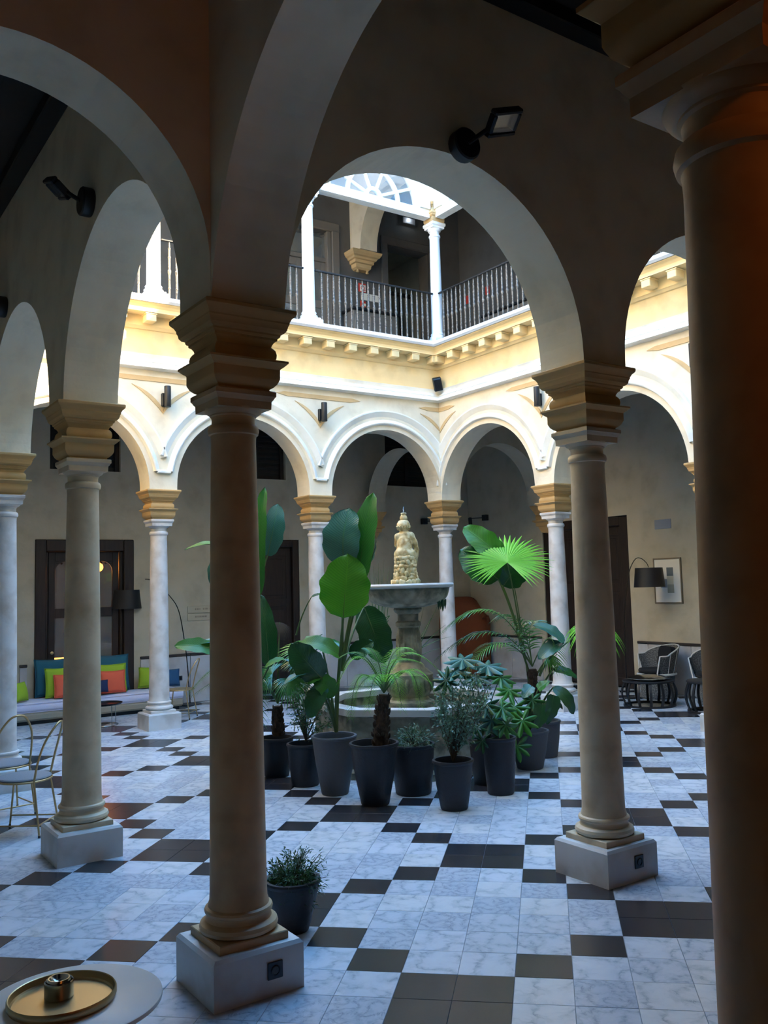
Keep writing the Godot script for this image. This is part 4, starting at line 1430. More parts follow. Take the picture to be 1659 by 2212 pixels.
	for row in 7:
		var n := 13 if row < 3 else 12
		for k in n:
			var an := TAU * (k + 0.5 * (row % 2) + r.randf_range(-0.15, 0.15)) / n
			var rad := lerpf(0.128, 0.105, row / 6.0) + (0.025 if row == 0 else 0.0)
			var b := Basis(Vector3.UP, -an + PI / 2) * Basis(Vector3.BACK, r.randf_range(-0.5, 0.5))
			put("stone", kinds[r.randi() % 5], M.statue_stone, core, Transform3D(b.scaled_local(Vector3(0.034, 0.031, 0.024) * r.randf_range(0.9, 1.2)), Vector3(cos(an) * rad, 0.026 + row * 0.047 + r.randf_range(-0.006, 0.006), sin(an) * rad)))

# a rounded stone of radius about one
func stone_mesh(r: RandomNumberGenerator) -> ArrayMesh:
	var s := S()
	newg(s)
	var ph := [r.randf() * TAU, r.randf() * TAU, r.randf() * TAU]
	var g := []
	for i in 7:
		var row := []
		for k in 10:
			var la := -PI / 2 + PI * i / 6.0
			var lo := TAU * k / 10
			var d := Vector3(cos(la) * cos(lo), sin(la), cos(la) * sin(lo))
			var q := 1.0 / pow(pow(absf(d.x), 3.0) + pow(absf(d.y), 3.0) + pow(absf(d.z), 3.0), 1.0 / 3.0)
			row.append(d * q * (1.0 + 0.12 * sin(d.x * 3 + ph[0]) + 0.1 * sin(d.y * 4 + ph[1]) + 0.08 * sin(d.z * 4 + ph[2])))
		g.append(row)
	for i in 6:
		for k in 10: quad(s, g[i][k], g[i + 1][k], g[i + 1][(k + 1) % 10], g[i][(k + 1) % 10])
	return done(s)

# ---------- furniture ----------
func cushion_mesh(w: float, h: float, t: float) -> ArrayMesh:
	var s := S()
	newg(s)
	var n := 14
	for side in [-1.0, 1.0]:
		var g := []
		for i in n + 1:
			var row := []
			for k in n + 1:
				var u := 2.0 * i / n - 1.0
				var v := 2.0 * k / n - 1.0
				var pin := 1.0 - 0.07 * (1.0 - u * u) * v * v
				var pin2 := 1.0 - 0.07 * (1.0 - v * v) * u * u
				var z := pow(maxf((1 - u * u) * (1 - v * v), 0.0), 0.45)
				row.append(Vector3(u * w / 2 * pin2, v * h / 2 * pin, side * (z * t / 2)))
			g.append(row)
		for i in n:
			for k in n:
				if side > 0: quad(s, g[i][k], g[i][k + 1], g[i + 1][k + 1], g[i + 1][k])
				else: quad(s, g[i][k], g[i + 1][k], g[i + 1][k + 1], g[i][k + 1])
	return done(s)

func cushion(w: float, h: float, t: float, m: Material, at: Vector3, lean: float, turn: float, label: String, group: String) -> void:
	var c := thing("cushion", label, "cushion", at, turn, group)
	# leans back about its lower edge
	var x := Transform3D(Basis(Vector3.RIGHT, -lean), Vector3.ZERO) * Transform3D(Basis.IDENTITY, Vector3(0, h / 2, t / 2))
	put("cover", cushion_mesh(w, h, t), m, c, x)
	var s := S()
	var e := []
	for k in 41:
		var a := TAU * k / 40.0
		var u := clampf(cos(a) * 1.42, -1, 1)
		var v := clampf(sin(a) * 1.42, -1, 1)
		e.append(x * Vector3(u * w / 2 * (1.0 - 0.07 * (1.0 - v * v)), v * h / 2 * (1.0 - 0.07 * (1.0 - u * u)), 0))
	tube(s, e, 0.006, 5, false)
	obj("piping", s, m, c)

func furniture() -> void:
	# the long low bench under the glazed door
	var b := thing("bench", "long low bench with lavender mattress below the glazed door", "bench", T(8.1, 0, 36.72))
	var L := 9.6 * U
	var s := S()
	box(s, Vector3(0, 0.03, -0.02), Vector3(L - 0.12, 0.06, 0.66), 0.005)
	obj("recessed_plinth", s, M.black_paint, b)
	s = S()
	box(s, Vector3(0, 0.125, 0.0), Vector3(L, 0.13, 0.76), 0.03)
	obj("base", s, M.cloth_taupe, b)
	s = S()
	slab(s, rrect(0.76, 0.15, 0.06, 6), -L / 2 + 0.01, L / 2 - 0.01, Transform3D(Basis(Vector3.UP, PI / 2), Vector3(0, 0.265, 0.0)), true)
	var mt := obj("mattress", s, M.cloth_lavender, b)
	for y in [0.2, 0.33]:
		s = S()
		tube(s, [Vector3(-L / 2 + 0.03, y, 0.375), Vector3(L / 2 - 0.03, y, 0.375)], 0.005, 6)
		obj("piping", s, M.cloth_lavender, mt)
	var top := 0.342
	var cu := "cushions on the bench"
	cushion(0.58, 0.62, 0.16, M.cloth_teal, Vector3(6.15 * U, top, -37.75 * U), 0.16, 0.0, "big teal cushion at the left, behind a lime one", cu)
	cushion(0.58, 0.62, 0.16, M.cloth_teal, Vector3(9.45 * U, top, -37.75 * U), 0.2, -0.08, "big teal cushion behind the lime cushion with navy corner", cu)
	cushion(0.5, 0.48, 0.14, M.cloth_lime, Vector3(6.4 * U, top, -37.0 * U), 0.2, 0.0, "lime green square cushion behind the coral cushion at the left", cu)
	cushion(0.5, 0.48, 0.14, M.cloth_lime, Vector3(9.2 * U, top, -37.0 * U), 0.22, -0.06, "lime green square cushion between teal and right coral cushion", cu)
	cushion(0.42, 0.38, 0.13, M.cloth_coral, Vector3(6.6 * U, top, -36.45 * U), 0.24, 0.0, "coral cushion in front of lime cushion nearest the left end", cu)
	cushion(0.42, 0.38, 0.13, M.cloth_coral, Vector3(9.1 * U, top, -36.45 * U), 0.24, -0.05, "coral cushion with a navy cushion corner against it", cu)
	cushion(0.2, 0.2, 0.08, M.cloth_navy, Vector3(8.35 * U, top + 0.05, -36.0 * U), 0.3, -0.1, "small navy cushion peeping out beside the column", cu)
	cushion(0.34, 0.3, 0.16, M.cloth_lime, Vector3(4.05 * U, top, -36.4 * U), 0.25, 0.75, "small lime cushion alone at the left end of the bench", cu)
	cushion(0.4, 0.36, 0.16, M.cloth_lime, Vector3(11.6 * U, top, -37.4 * U), 0.25, -0.5, "lime cushion half hidden by the white column at the bench end", cu)
	cushion(0.34, 0.3, 0.14, M.cloth_blue, Vector3(12.75 * U, top, -37.35 * U), 0.2, -0.2, "blue cushion at the right end of the bench", cu)
	# black tray table in front of the bench
	var tt := thing("tray_table", "low round black tray table on thin legs before the bench", "table", Vector3(2.24, 0, -9.78))
	s = S()
	lathe(s, pf([0.0, 0.315, 0.25, 0.315, 0.27, 0.33, 0.275, 0.345, 0.268, 0.345, 0.25, 0.325, 0.0, 0.325]), 36)
	obj("tray", s, M.black_gloss, tt)
	for k in 4:
		s = S()
		var an := TAU * (k + 0.5) / 4 + 0.5
		tube(s, [Vector3(cos(an) * 0.2, 0.315, sin(an) * 0.2), Vector3(cos(an) * 0.21, 0.008, sin(an) * 0.21)], 0.006, 6)
		obj("leg", s, M.steel, tt)
	s = S()
	var ring := []
	for k in 24: ring.append(Vector3(cos(TAU * k / 24) * 0.21, 0.008, sin(TAU * k / 24) * 0.21))
	tube(s, ring, 0.006, 6, false, true)
	obj("foot_ring", s, M.steel, tt)
	arc_lamp(Vector3(4.19, 0, -11.17), [Vector3(0, 0.02, 0), Vector3(-0.025, 0.66, -0.04), Vector3(-0.07, 1.1, -0.06), Vector3(-0.163, 1.66, -0.09), Vector3(-0.31, 1.94, -0.14), Vector3(-0.57, 2.22, -0.24), Vector3(-0.78, 2.26, -0.32), Vector3(-0.94, 2.19, -0.38), Vector3(-1.02, 2.09, -0.41)], 2.08, "black arc floor lamp leaning over the right end of the bench")
	arc_lamp(Vector3(10.1, 0, -6.2), [Vector3(0, 0.02, 0), Vector3(0.02, 0.8, 0), Vector3(0.05, 1.4, 0.0), Vector3(0.09, 1.75, 0.02), Vector3(0.15, 2.15, 0.06), Vector3(0.23, 2.36, 0.13), Vector3(0.3, 2.38, 0.2), Vector3(0.37, 2.3, 0.26), Vector3(0.395, 2.22, 0.285)], 2.21, "black arc floor lamp beside the wicker chairs")
	# gold wire chairs
	wire_chair(Vector3(-0.2, 0, -3.96), 2.5, "gold wire chair with grey seat half hidden by the square plinth", true)
	wire_chair(Vector3(-0.2, 0, -4.75), 1.72, "gold wire chair with arched back standing behind the other gold chair", true)
	wire_chair(Vector3(3.42, 0, -9.66), 2.45, "gold wire chair between the far white column and the lamp base", false)
	# white table with brass tray at the corner of the picture
	var rt := thing("side_table", "round white table at the bottom edge carrying a brass tray", "table", Vector3(-1.08, 0, 0.835))
	s = S()
	lathe(s, pf([0.0, 0.476, 0.33, 0.476, 0.338, 0.48, 0.34, 0.488, 0.338, 0.496, 0.332, 0.5, 0.0, 0.5]), 72)
	obj("table_top", s, M.table_white, rt)
	s = S()
	lathe(s, pf([0.0, 0.0, 0.2, 0.0, 0.2, 0.012, 0.03, 0.03, 0.022, 0.05, 0.022, 0.45, 0.06, 0.476]), 32)
	obj("pedestal_leg", s, M.gold_wire, rt)
	var tr := thing("tray", "round brass tray with raised rim on the white table", "tray", Vector3(-1.112, 0.5, 0.826))
	s = S()
	lathe(s, pf([0.0, 0.0, 0.185, 0.0, 0.195, 0.004, 0.2, 0.014, 0.2, 0.03, 0.196, 0.036, 0.192, 0.034, 0.19, 0.026, 0.188, 0.012, 0.182, 0.006, 0.0, 0.006]), 72)
	obj("dish", s, M.brass_satin, tr)
	var ah := thing("ash_holder", "small shiny steel ashtray cup standing in the brass tray", "ashtray", Vector3(-1.115, 0.507, 0.79))
	s = S()
	lathe(s, pf([0.0, 0.0, 0.052, 0.0, 0.054, 0.004, 0.054, 0.058, 0.051, 0.062, 0.048, 0.058, 0.048, 0.03, 0.0, 0.03]), 40)
	obj("cup", s, M.steel, ah)
	s = S()
	lathe(s, pf([0.0, 0.05, 0.02, 0.055, 0.03, 0.064, 0.036, 0.07, 0.04, 0.07, 0.045, 0.062]), 32)
	obj("lid", s, M.steel, ah)
	# right-hand corner: drum tables, tray, wicker chairs
	drum_table(Vector3(9.55, 0, -5.25), 0.4, 0.41, "round black drum table with barred sides under the silver tray")
	drum_table(Vector3(9.68, 0, -4.13), 0.38, 0.47, "round black drum table partly hidden behind the big dark column")
	var st := thing("silver_tray", "large shiny domed silver tray on the black drum table", "tray", Vector3(9.55, 0.412, -5.25))
	s = S()
	lathe(s, pf([0.0, 0.0, 0.27, 0.0, 0.31, 0.02, 0.315, 0.03, 0.3, 0.035, 0.26, 0.05, 0.2, 0.068, 0.1, 0.08, 0.0, 0.084]), 48)
	obj("dome", s, M.steel, st)
	s = S()
	lathe(s, pf([0.31, 0.018, 0.325, 0.024, 0.325, 0.032, 0.308, 0.036]), 48)
	obj("rim", s, M.steel, st)
	wicker_chair(Vector3(10.4, 0, -5.78), -1.95, "grey wicker tub chair with black cushions behind the silver tray", true)
	wicker_chair(Vector3(10.42, 0, -4.62), -1.35, "grey wicker tub chair beside the big dark column", false)
	# tall brown rounded seat in the far corner
	var hs := thing("hooded_seat", "tall brown leather seat with rounded hood in the far corner", "seat", T(34.6, 0, 36.6), -0.35)
	var shell := []
	s = S()
	newg(s)
	for inner in [0.0, 1.0]:
		var g := []
		for i in 25:
			var an := lerpf(-0.15, PI + 0.15, i / 24.0)
			var row := []
			for j in 9:
				var v := j / 8.0
				var y := 0.05 + 1.68 * v - 0.5 * pow(v, 6.0) * pow(absf(cos(an)), 6.0)
				var rr: float = 0.56 + 0.03 * v - 0.07 * inner - 0.12 * pow(v, 8.0)
				row.append(Vector3(cos(an) * rr, y, -sin(an) * rr * 0.62 + 0.1))
			g.append(row)
		for i in 24:
			for j in 8: quad(s, g[i][j], g[i + 1][j], g[i + 1][j + 1], g[i][j + 1])
		shell.append(g)
	for i in 24: quad(s, shell[0][i][8], shell[0][i + 1][8], shell[1][i + 1][8], shell[1][i][8])
	for e in [0, 24]:
		for j in 8: quad(s, shell[0][e][j], shell[0][e][j + 1], shell[1][e][j + 1], shell[1][e][j])
	obj("hood", s, M.leather_brown, hs)
	s = S()
	box(s, Vector3(0, 0.38, 0.02), Vector3(0.92, 0.14, 0.5), 0.04)
	obj("seat_cushion", s, M.leather_brown, hs)
	s = S()
	box(s, Vector3(0, 0.16, 0.0), Vector3(0.94, 0.32, 0.48), 0.02)
	obj("seat_base", s, M.leather_brown, hs)

func arc_lamp(at: Vector3, path: Array, shade_top: float, label: String) -> void:
	var t := thing("floor_lamp", label, "lamp", at, 0.0, "arc floor lamps")
	var s := S()
	lathe(s, pf([0, 0, 0.2, 0, 0.205, 0.006, 0.2, 0.014, 0.03, 0.02, 0, 0.02]), 36)
	obj("base", s, M.black_paint, t)
	s = S()
	var pts := spline(path, 6)
	var rad := []
	for k in pts.size(): rad.append(lerpf(0.011, 0.005, float(k) / pts.size()))
	tube(s, pts, rad, 8)
	obj("pole", s, M.black_gloss, t)
	var c: Vector3 = path[path.size() - 1]
	var y := shade_top
	s = S()
	lathe(s, [Vector2(0.235, y), Vector2(0.268, y - 0.335), Vector2(0.264, y - 0.335), Vector2(0.231, y)], 40, Transform3D(Basis.IDENTITY, Vector3(c.x, 0, c.z)))
	var sh := obj("lamp_shade", s, M.black_paint, t)
	s = S()
	for k in 3: box(s, Vector3(0, y - 0.02, 0), Vector3(0.46, 0.006, 0.012), 0.0, Transform3D(Basis(Vector3.UP, TAU * k / 6.0), Vector3(c.x, 0, c.z)))
	obj("shade_spider", s, M.black_paint, sh)

func wire_chair(at: Vector3, turn: float, label: String, pad: bool) -> void:
	# local: x forward
	var t := thing("wire_chair", label, "chair", at, turn, "gold wire chairs")
	var s := S()
	var ring := []
	for k in 32: ring.append(Vector3(cos(TAU * k / 32) * 0.225, 0.455, sin(TAU * k / 32) * 0.225))
	tube(s, ring, 0.009, 6, false, true)
	obj("seat_ring", s, M.gold_wire, t)
	s = S()
	lathe(s, pf([0, 0.456, 0.2, 0.456, 0.218, 0.462, 0.222, 0.472, 0.214, 0.482, 0.19, 0.488, 0, 0.49]) if pad else pf([0, 0.452, 0.216, 0.452, 0.218, 0.46, 0, 0.46]), 32)
	obj("seat", s, M.seat_grey if pad else M.gold_wire, t)
	s = S()
	tube(s, spline([Vector3(-0.155, 0.455, 0.165), Vector3(-0.19, 0.62, 0.17), Vector3(-0.24, 0.78, 0.15), Vector3(-0.3, 0.91, 0.075), Vector3(-0.315, 0.94, 0.0), Vector3(-0.3, 0.91, -0.075), Vector3(-0.24, 0.78, -0.15), Vector3(-0.19, 0.62, -0.17), Vector3(-0.155, 0.455, -0.165)], 6), 0.01, 8)
	obj("back_hoop", s, M.gold_wire, t)
	var feet := [[-0.155, 0.165, -0.22, 0.2], [-0.155, -0.165, -0.22, -0.2], [0.16, 0.155, 0.22, 0.2], [0.16, -0.155, 0.22, -0.2]]
	for f in feet:
		s = S()
		tube(s, [Vector3(f[0], 0.455, f[1]), Vector3(f[2], 0.012, f[3])], 0.009, 8)
		var lg := obj("leg", s, M.gold_wire, t)
		s = S()
		lathe(s, pf([0, 0, 0.011, 0, 0.011, 0.02, 0, 0.02]), 8, Transform3D(Basis.IDENTITY, Vector3(f[2], 0, f[3])))
		obj("foot_cap", s, M.black_paint, lg)
	for z in [1.0, -1.0]:
		s = S()
		tube(s, [Vector3(-0.21, 0.1, 0.19 * z), Vector3(0.21, 0.1, 0.19 * z)], 0.007, 6)
		obj("stretcher", s, M.gold_wire, t)
	s = S()
	tube(s, [Vector3(-0.21, 0.1, 0.19), Vector3(-0.21, 0.1, -0.19)], 0.007, 6)
	obj("stretcher", s, M.gold_wire, t)

func drum_table(at: Vector3, r: float, h: float, label: String) -> void:
	var t := thing("drum_table", label, "table", at, 0.0, "black drum tables")
	var s := S()
	lathe(s, [Vector2(0, h - 0.03), Vector2(r, h - 0.03), Vector2(r + 0.012, h - 0.02), Vector2(r + 0.012, h - 0.006), Vector2(r, h), Vector2(0, h)], 48)
	obj("table_top", s, M.black_paint, t)
	s = S()
	lathe(s, [Vector2(r - 0.05, 0), Vector2(r + 0.01, 0), Vector2(r + 0.01, 0.028), Vector2(r - 0.05, 0.028), Vector2(r - 0.05, 0)], 48)
	obj("base_ring", s, M.black_paint, t)
	for k in 14:
		s = S()
		var an := TAU * (k + 0.3) / 14
		var fr := []
		for j in 9:
			var v := j / 8.0
			var d := Vector3(cos(an), 0, sin(an))
			fr.append(Transform3D(Basis(d, Vector3.UP, d.cross(Vector3.UP)), d * (r - 0.02 + 0.055 * sin(v * PI)) + Vector3(0, lerpf(0.02, h - 0.025, v), 0)))
		var g := []
		for f in fr:
			var q := []
			for e in [Vector3(-0.009, 0, -0.02), Vector3(0.009, 0, -0.02), Vector3(0.009, 0, 0.02), Vector3(-0.009, 0, 0.02)]: q.append(f * e)
			g.append(q)
		flat(s)
		for j in 8:
			for i in 4: quad(s, g[j][i], g[j + 1][i], g[j + 1][(i + 1) % 4], g[j][(i + 1) % 4])
		obj("bar", s, M.black_paint, t)

func wicker_chair(at: Vector3, turn: float, label: String, back: bool) -> void:
	# local: opens towards +z
	var t := thing("wicker_chair", label, "chair", at, turn, "wicker chairs")
	var s := S()
	var rim := []
	var grid := []
	newg(s)
	for i in 33:
		var an := lerpf(-0.35, PI + 0.35, i / 32.0)
		var row := []
		var hgt := 0.72 + 0.16 * pow(maxf(sin(an), 0.0), 0.7)
		for j in 9:
			var v := j / 8.0
			var rr := 0.30 + 0.10 * v + (0.004 if (i + j) % 2 == 0 else 0.0)
			row.append(Vector3(cos(an) * rr, lerpf(0.4, hgt, v), -sin(an) * rr * 0.95))
		rim.append(row[8])
		grid.append(row)
	for off in [0.0, 0.018]:
		for i in 32:
			for j in 8:
				var k := Vector3(1.0 - off * 2.5, 1, 1.0 - off * 2.5)
				quad(s, grid[i][j] * k, grid[i + 1][j] * k, grid[i + 1][j + 1] * k, grid[i][j + 1] * k)
	obj("woven_back", s, M.wicker, t)
	s = S()
	tube(s, [Vector3(rim[0].x * 0.8, 0.4, rim[0].z + 0.03)] + rim + [Vector3(rim[32].x * 0.8, 0.4, rim[32].z + 0.03)], 0.013, 8)
	obj("rim", s, M.wicker_rim, t)
	for i in range(4, 30, 4):
		s = S()
		tube(s, [grid[i][0] * Vector3(1.02, 1, 1.02), grid[i][8] * Vector3(1.02, 1, 1.02)], 0.007, 6)
		obj("rib", s, M.wicker_rim, t)
	s = S()
	lathe(s, pf([0.27, 0.0, 0.29, 0.0, 0.30, 0.02, 0.27, 0.2, 0.30, 0.38, 0.32, 0.40, 0.31, 0.42, 0.0, 0.42]), 32)
	obj("woven_base", s, M.wicker, t)
	s = S()
	lathe(s, pf([0.315, 0.385, 0.335, 0.395, 0.335, 0.415, 0.315, 0.425]), 32)
	obj("seat_rim", s, M.wicker_rim, t)
	s = S()
	lathe(s, pf([0, 0.42, 0.27, 0.42, 0.3, 0.44, 0.305, 0.47, 0.29, 0.495, 0.0, 0.51]), 32)
	obj("seat_cushion", s, M.cloth_black, t)
	if back:
		s = S()
		slab(s, rrect(0.42, 0.36, 0.1, 6), -0.05, 0.05, Transform3D(Basis(Vector3.RIGHT, -0.2), Vector3(0, 0.68, -0.2)), true)
		obj("back_cushion", s, M.cloth_black, t)

# ---------- fittings on walls ----------
func fittings() -> void:
	var s: SurfaceTool
	# twin-tube wall lights on the spandrels
	var cyl := "black cylinder wall lights over the piers"
	var list := [[T(PS[1], 16.57, QS[3] - HW), 0.0, "black cylinder wall light above the bench-side white column"], [T(PS[2], 16.57, QS[3] - HW), 0.0, "black cylinder wall light above the far middle pier"], [T(PS[3] - HW, 16.6, QS[2]), -PI / 2, "black cylinder wall light above the pier by the side door"], [T(PS[3] - HW, 16.6, QS[1]), -PI / 2, "black cylinder wall light by the big dark column"]]
	for a in list:
		var t := thing("wall_light", a[2], "lamp", a[0], a[1], cyl)
		s = S()
		box(s, Vector3(0, -0.02, 0.03), Vector3(0.07, 0.2, 0.06), 0.006)
		obj("back_box", s, M.black_paint, t)
		s = S()
		lathe(s, pf([0.0, -0.16, 0.048, -0.16, 0.05, -0.155, 0.05, 0.155, 0.048, 0.16, 0.035, 0.16, 0.03, 0.12, 0.0, 0.12]), 20, Transform3D(Basis.IDENTITY, Vector3(0.03, 0.02, 0.11)))
		obj("tube_body", s, M.black_paint, t)
	# floodlights on the gallery side of the near arcades
	floodlight(T(5.05, 16.2, -HW), 0.0, 1, "black floodlight over the crown of the big arch")
	floodlight(T(-HW, 16.35, 6.5), -PI / 2, -1, "black floodlight over the narrow arch left of the dark column")
	floodlight(T(-HW, 16.4, 16.3), -PI / 2, -1, "black floodlight at the picture edge over the leftmost arch")
	# loudspeaker in the corner under the brackets
	var sp := thing("speaker", "small black speaker tilted in the corner below the cornice", "speaker", T(PS[3] - HW, 19.05, QS[3] - HW))
	var face := Basis(Vector3.UP, -PI / 4 + 0.25) * Basis(Vector3.RIGHT, 0.45) * Basis(Vector3.BACK, 0.2)
	s = S()
	box(s, Vector3.ZERO, Vector3(0.16, 0.24, 0.14), 0.012, Transform3D(face, Vector3(-0.13, 0, 0.15)))
	obj("cabinet", s, M.black_paint, sp)
	s = S()
	box(s, Vector3(0, 0, 0.072), Vector3(0.13, 0.21, 0.006), 0.003, Transform3D(face, Vector3(-0.13, 0, 0.15)))
	obj("grille", s, M.black_gloss, sp)
	s = S()
	tube(s, [Vector3(-0.09, 0, 0.1), Vector3(-0.005, -0.02, 0.06)], 0.018, 8)
	box(s, Vector3(-0.006, -0.02, 0.06), Vector3(0.012, 0.12, 0.07), 0.003)
	obj("bracket", s, M.black_paint, sp)
	# arm spotlights on the far walls
	arm_spot(T(32.4, 11.35, 38.2), 0.0, 0.13, "black arm spotlight on the far wall beside the corner column")
	arm_spot(T(36.7, 11.55, 36.0), -PI / 2, -0.13, "black arm spotlight on the side wall above the palm leaves")
	var cs := thing("column_spot", "small black cylinder spotlight hanging by the far right column", "lamp", T(PS[3] - 0.75, 9.75, QS[1] + 0.3))
	s = S()
	lathe(s, pf([0, -0.15, 0.045, -0.15, 0.045, 0.12, 0.03, 0.13, 0, 0.13]), 16)
	obj("tube_body", s, M.black_paint, cs)
	s = S()
	tube(s, [Vector3(0, 0.1, 0), Vector3(0.1, 0.12, 0.05)], 0.01, 6)
	obj("arm", s, M.black_paint, cs)
	# sockets
	socket(T(0.27, 0.42, -0.827), 0.0, "black power socket on the plinth of the dark column")
	socket(T(PS[1] + 0.18, 0.42, -0.827), 0.0, "black power socket on the plinth right of the pots")
	socket(T(13.68, 1.52, 38.08), 0.0, "black power socket on the marble dado beside the blue cushion")
	# plaques, picture, vent
	var pl := thing("wall_plaque", "pair of stone plaques on the wall right of the white column", "sign", T(15.05, 4.95, 38.2))
	for k in 2:
		s = S()
		box(s, Vector3(0, 0.06 + 0.14 * k, 0.01), Vector3(0.5, 0.125, 0.02), 0.003)
		var pq := obj("plaque", s, M.sign_stone, pl)
		# worn lettering that cannot be read: short engraved strokes
		s = S()
		var r := RandomNumberGenerator.new()
		r.seed = 3 + k
		for i in 14:
			if i in ([5, 6, 12] if k == 1 else [11, 12]): continue
			box(s, Vector3(-0.1 + 0.022 * i, 0.065 + 0.14 * k, 0.021), Vector3(0.004 + 0.008 * r.randf(), 0.03, 0.002))
		obj("lettering", s, M.letters, pq)
	var pic := thing("picture", "framed white picture with grey squares behind the lamp shade", "picture", T(36.7, 6.58, 19.72), -PI / 2)
	s = S()
	box(s, Vector3(0, 0, 0.012), Vector3(0.56, 0.76, 0.02), 0.003)
	obj("mount", s, M.sign_white, pic)
	s = S()
	for sx in [-1, 1]: box(s, Vector3(sx * 0.29, 0, 0.018), Vector3(0.024, 0.81, 0.036), 0.004)
	for sy in [-1, 1]: box(s, Vector3(0, sy * 0.393, 0.018), Vector3(0.556, 0.024, 0.036), 0.004)
	obj("frame", s, mat("frame_wood", col(126, 112, 92), 0.5), pic)
	var sq := [[0.055, 0.16, col(108, 116, 118)], [-0.085, -0.045, col(146, 152, 158)], [0.06, -0.14, col(164, 162, 140)], [0.055, 0.01, col(206, 200, 176)]]
	for k in 4:
		s = S()
		box(s, Vector3(sq[k][0], sq[k][1], 0.023), Vector3(0.14, 0.15, 0.003))
		obj("square", s, mat("square_%d" % k, sq[k][2], 0.8), pic)
	var ve := thing("air_vent", "small pale blue grey vent plate high on the side wall", "vent", T(36.7, 9.95, 19.9), -PI / 2)
	s = S()
	box(s, Vector3(0, 0, 0.008), Vector3(0.36, 0.17, 0.016), 0.004)
	var vf := obj("plate", s, mat("vent_grey", col(138, 146, 158), 0.6), ve)
	for k in 5:
		s = S()
		box(s, Vector3(0, -0.05 + 0.025 * k, 0.018), Vector3(0.31, 0.008, 0.008), 0.0)
		obj("slat", s, M.vent_grey, vf)
	# upstairs signs, emergency light and sideboard
	var sg1 := thing("fire_sign", "square red fire hose sign above the upper cream board", "sign", T(27.58, 28.2, 38.2), 0.0, "red fire signs upstairs")
	s = S()
	box(s, Vector3(0, 0, 0.006), Vector3(0.19, 0.19, 0.012), 0.002)
	obj("plate", s, M.red_sign, sg1)
	s = S()
	box(s, Vector3(0.01, -0.01, 0.013), Vector3(0.145, 0.145, 0.003))
	obj("panel", s, M.sign_white, sg1)
	s = S()
	for e in [[0.055, 0.036, "ring"]]:
		var po := []
		for k in 25: po.append(Vector3(cos(TAU * k / 24.0), sin(TAU * k / 24.0), 0) * 0.043 + Vector3(0.01, -0.01, 0.016))
		tube(s, po, 0.008, 6, false)
	box(s, Vector3(0.05, -0.055, 0.016), Vector3(0.05, 0.014, 0.006))
	obj("hose_symbol", s, M.red_sign, sg1)
	var sg2 := thing("notice_board", "long cream notice board on the dark upper wall", "sign", T(28.3, 27.55, 38.2))
	s = S()
	box(s, Vector3(0, 0, 0.012), Vector3(0.5, 0.155, 0.024), 0.003)
	obj("board", s, M.sign_white, sg2)
	var sg3 := thing("fire_sign", "small red and white fire sign under the cream board", "sign", T(27.62, 27.0, 38.2), 0.0, "red fire signs upstairs")
	s = S()
	box(s, Vector3(0, 0, 0.006), Vector3(0.14, 0.13, 0.012), 0.002)
	obj("plate", s, M.red_sign, sg3)
	s = S()
	box(s, Vector3(0.025, -0.015, 0.013), Vector3(0.085, 0.06, 0.003))
	obj("panel", s, M.sign_white, sg3)
	var k2 := 0
	for a in [[T(36.7, 28.55, 37.4), "red fire sign on the dark upper side wall near its corner"], [T(36.7, 28.6, 34.95), "red fire sign on the dark upper side wall, further along"]]:
		var fs := thing("fire_sign", a[1], "sign", a[0], -PI / 2, "red fire signs upstairs")
		s = S()
		box(s, Vector3(0, 0, 0.006), Vector3(0.13, 0.19, 0.012), 0.002)
		obj("plate", s, M.red_sign, fs)
		k2 += 1
	var el := thing("emergency_light", "grey emergency light with one bright spot on the dark upper wall", "lamp", T(31.85, 34.05, 38.2))
	s = S()
	box(s, Vector3(0, 0, 0.025), Vector3(0.35, 0.15, 0.05), 0.01)
	obj("housing", s, mat("lamp_grey", col(120, 122, 126), 0.5), el)
	s = S()
	lathe(s, pf([0, -0.018, 0.013, -0.013, 0.018, 0, 0.013, 0.013, 0, 0.018]), 10, Transform3D(Basis.IDENTITY, Vector3(-0.01, 0.02, 0.05)))
	obj("bulb", s, M.bulb_white, el)
	var bl := OmniLight3D.new()
	bl.name = "spot_light"
	bl.light_color = Color(0.9, 0.95, 1.0)
	bl.light_energy = 0.02
	bl.light_size = 0.02
	bl.omni_range = 20.0
	bl.omni_attenuation = 2.0
	bl.shadow_enabled = true
	bl.position = Vector3(-0.01, 0.02, 0.1)
	el.add_child(bl)
	for a in [[T(27.75, 21.56, 37.4), 0.0, 1.12, "grey panelled sideboard with black top under the cream board"], [T(35.85, 21.56, 31.0), -PI / 2, 1.7, "grey panelled sideboard with black top along the upper side wall"]]:
		var sb := thing("sideboard", a[3], "cabinet", a[0], a[1], "sideboards upstairs")
		var w: float = a[2]
		s = S()
		box(s, Vector3(0, 0.66, 0), Vector3(w, 1.32, 0.4), 0.01)
		obj("body", s, M.grey_wood, sb)
		s = S()
		box(s, Vector3(0, 1.35, 0.01), Vector3(w + 0.08, 0.06, 0.46), 0.01)
		obj("top", s, M.black_paint, sb)
		for i in 3:
			s = S()
			box(s, Vector3(w * (i - 1) / 3.0, 0.85, 0.2), Vector3(w / 3 - 0.06, 0.75, 0.03), 0.012)
			box(s, Vector3(w * (i - 1) / 3.0, 0.28, 0.2), Vector3(w / 3 - 0.06, 0.26, 0.03), 0.012)
			obj("door", s, M.grey_wood, sb)
	# warm lamp of the entrance hall, above and behind the viewer
	var hl := thing("ceiling_lamp", "warm globe lamp hanging in the entrance hall", "lamp", T(-1.5, 14.0, -17.5))
	s = S()
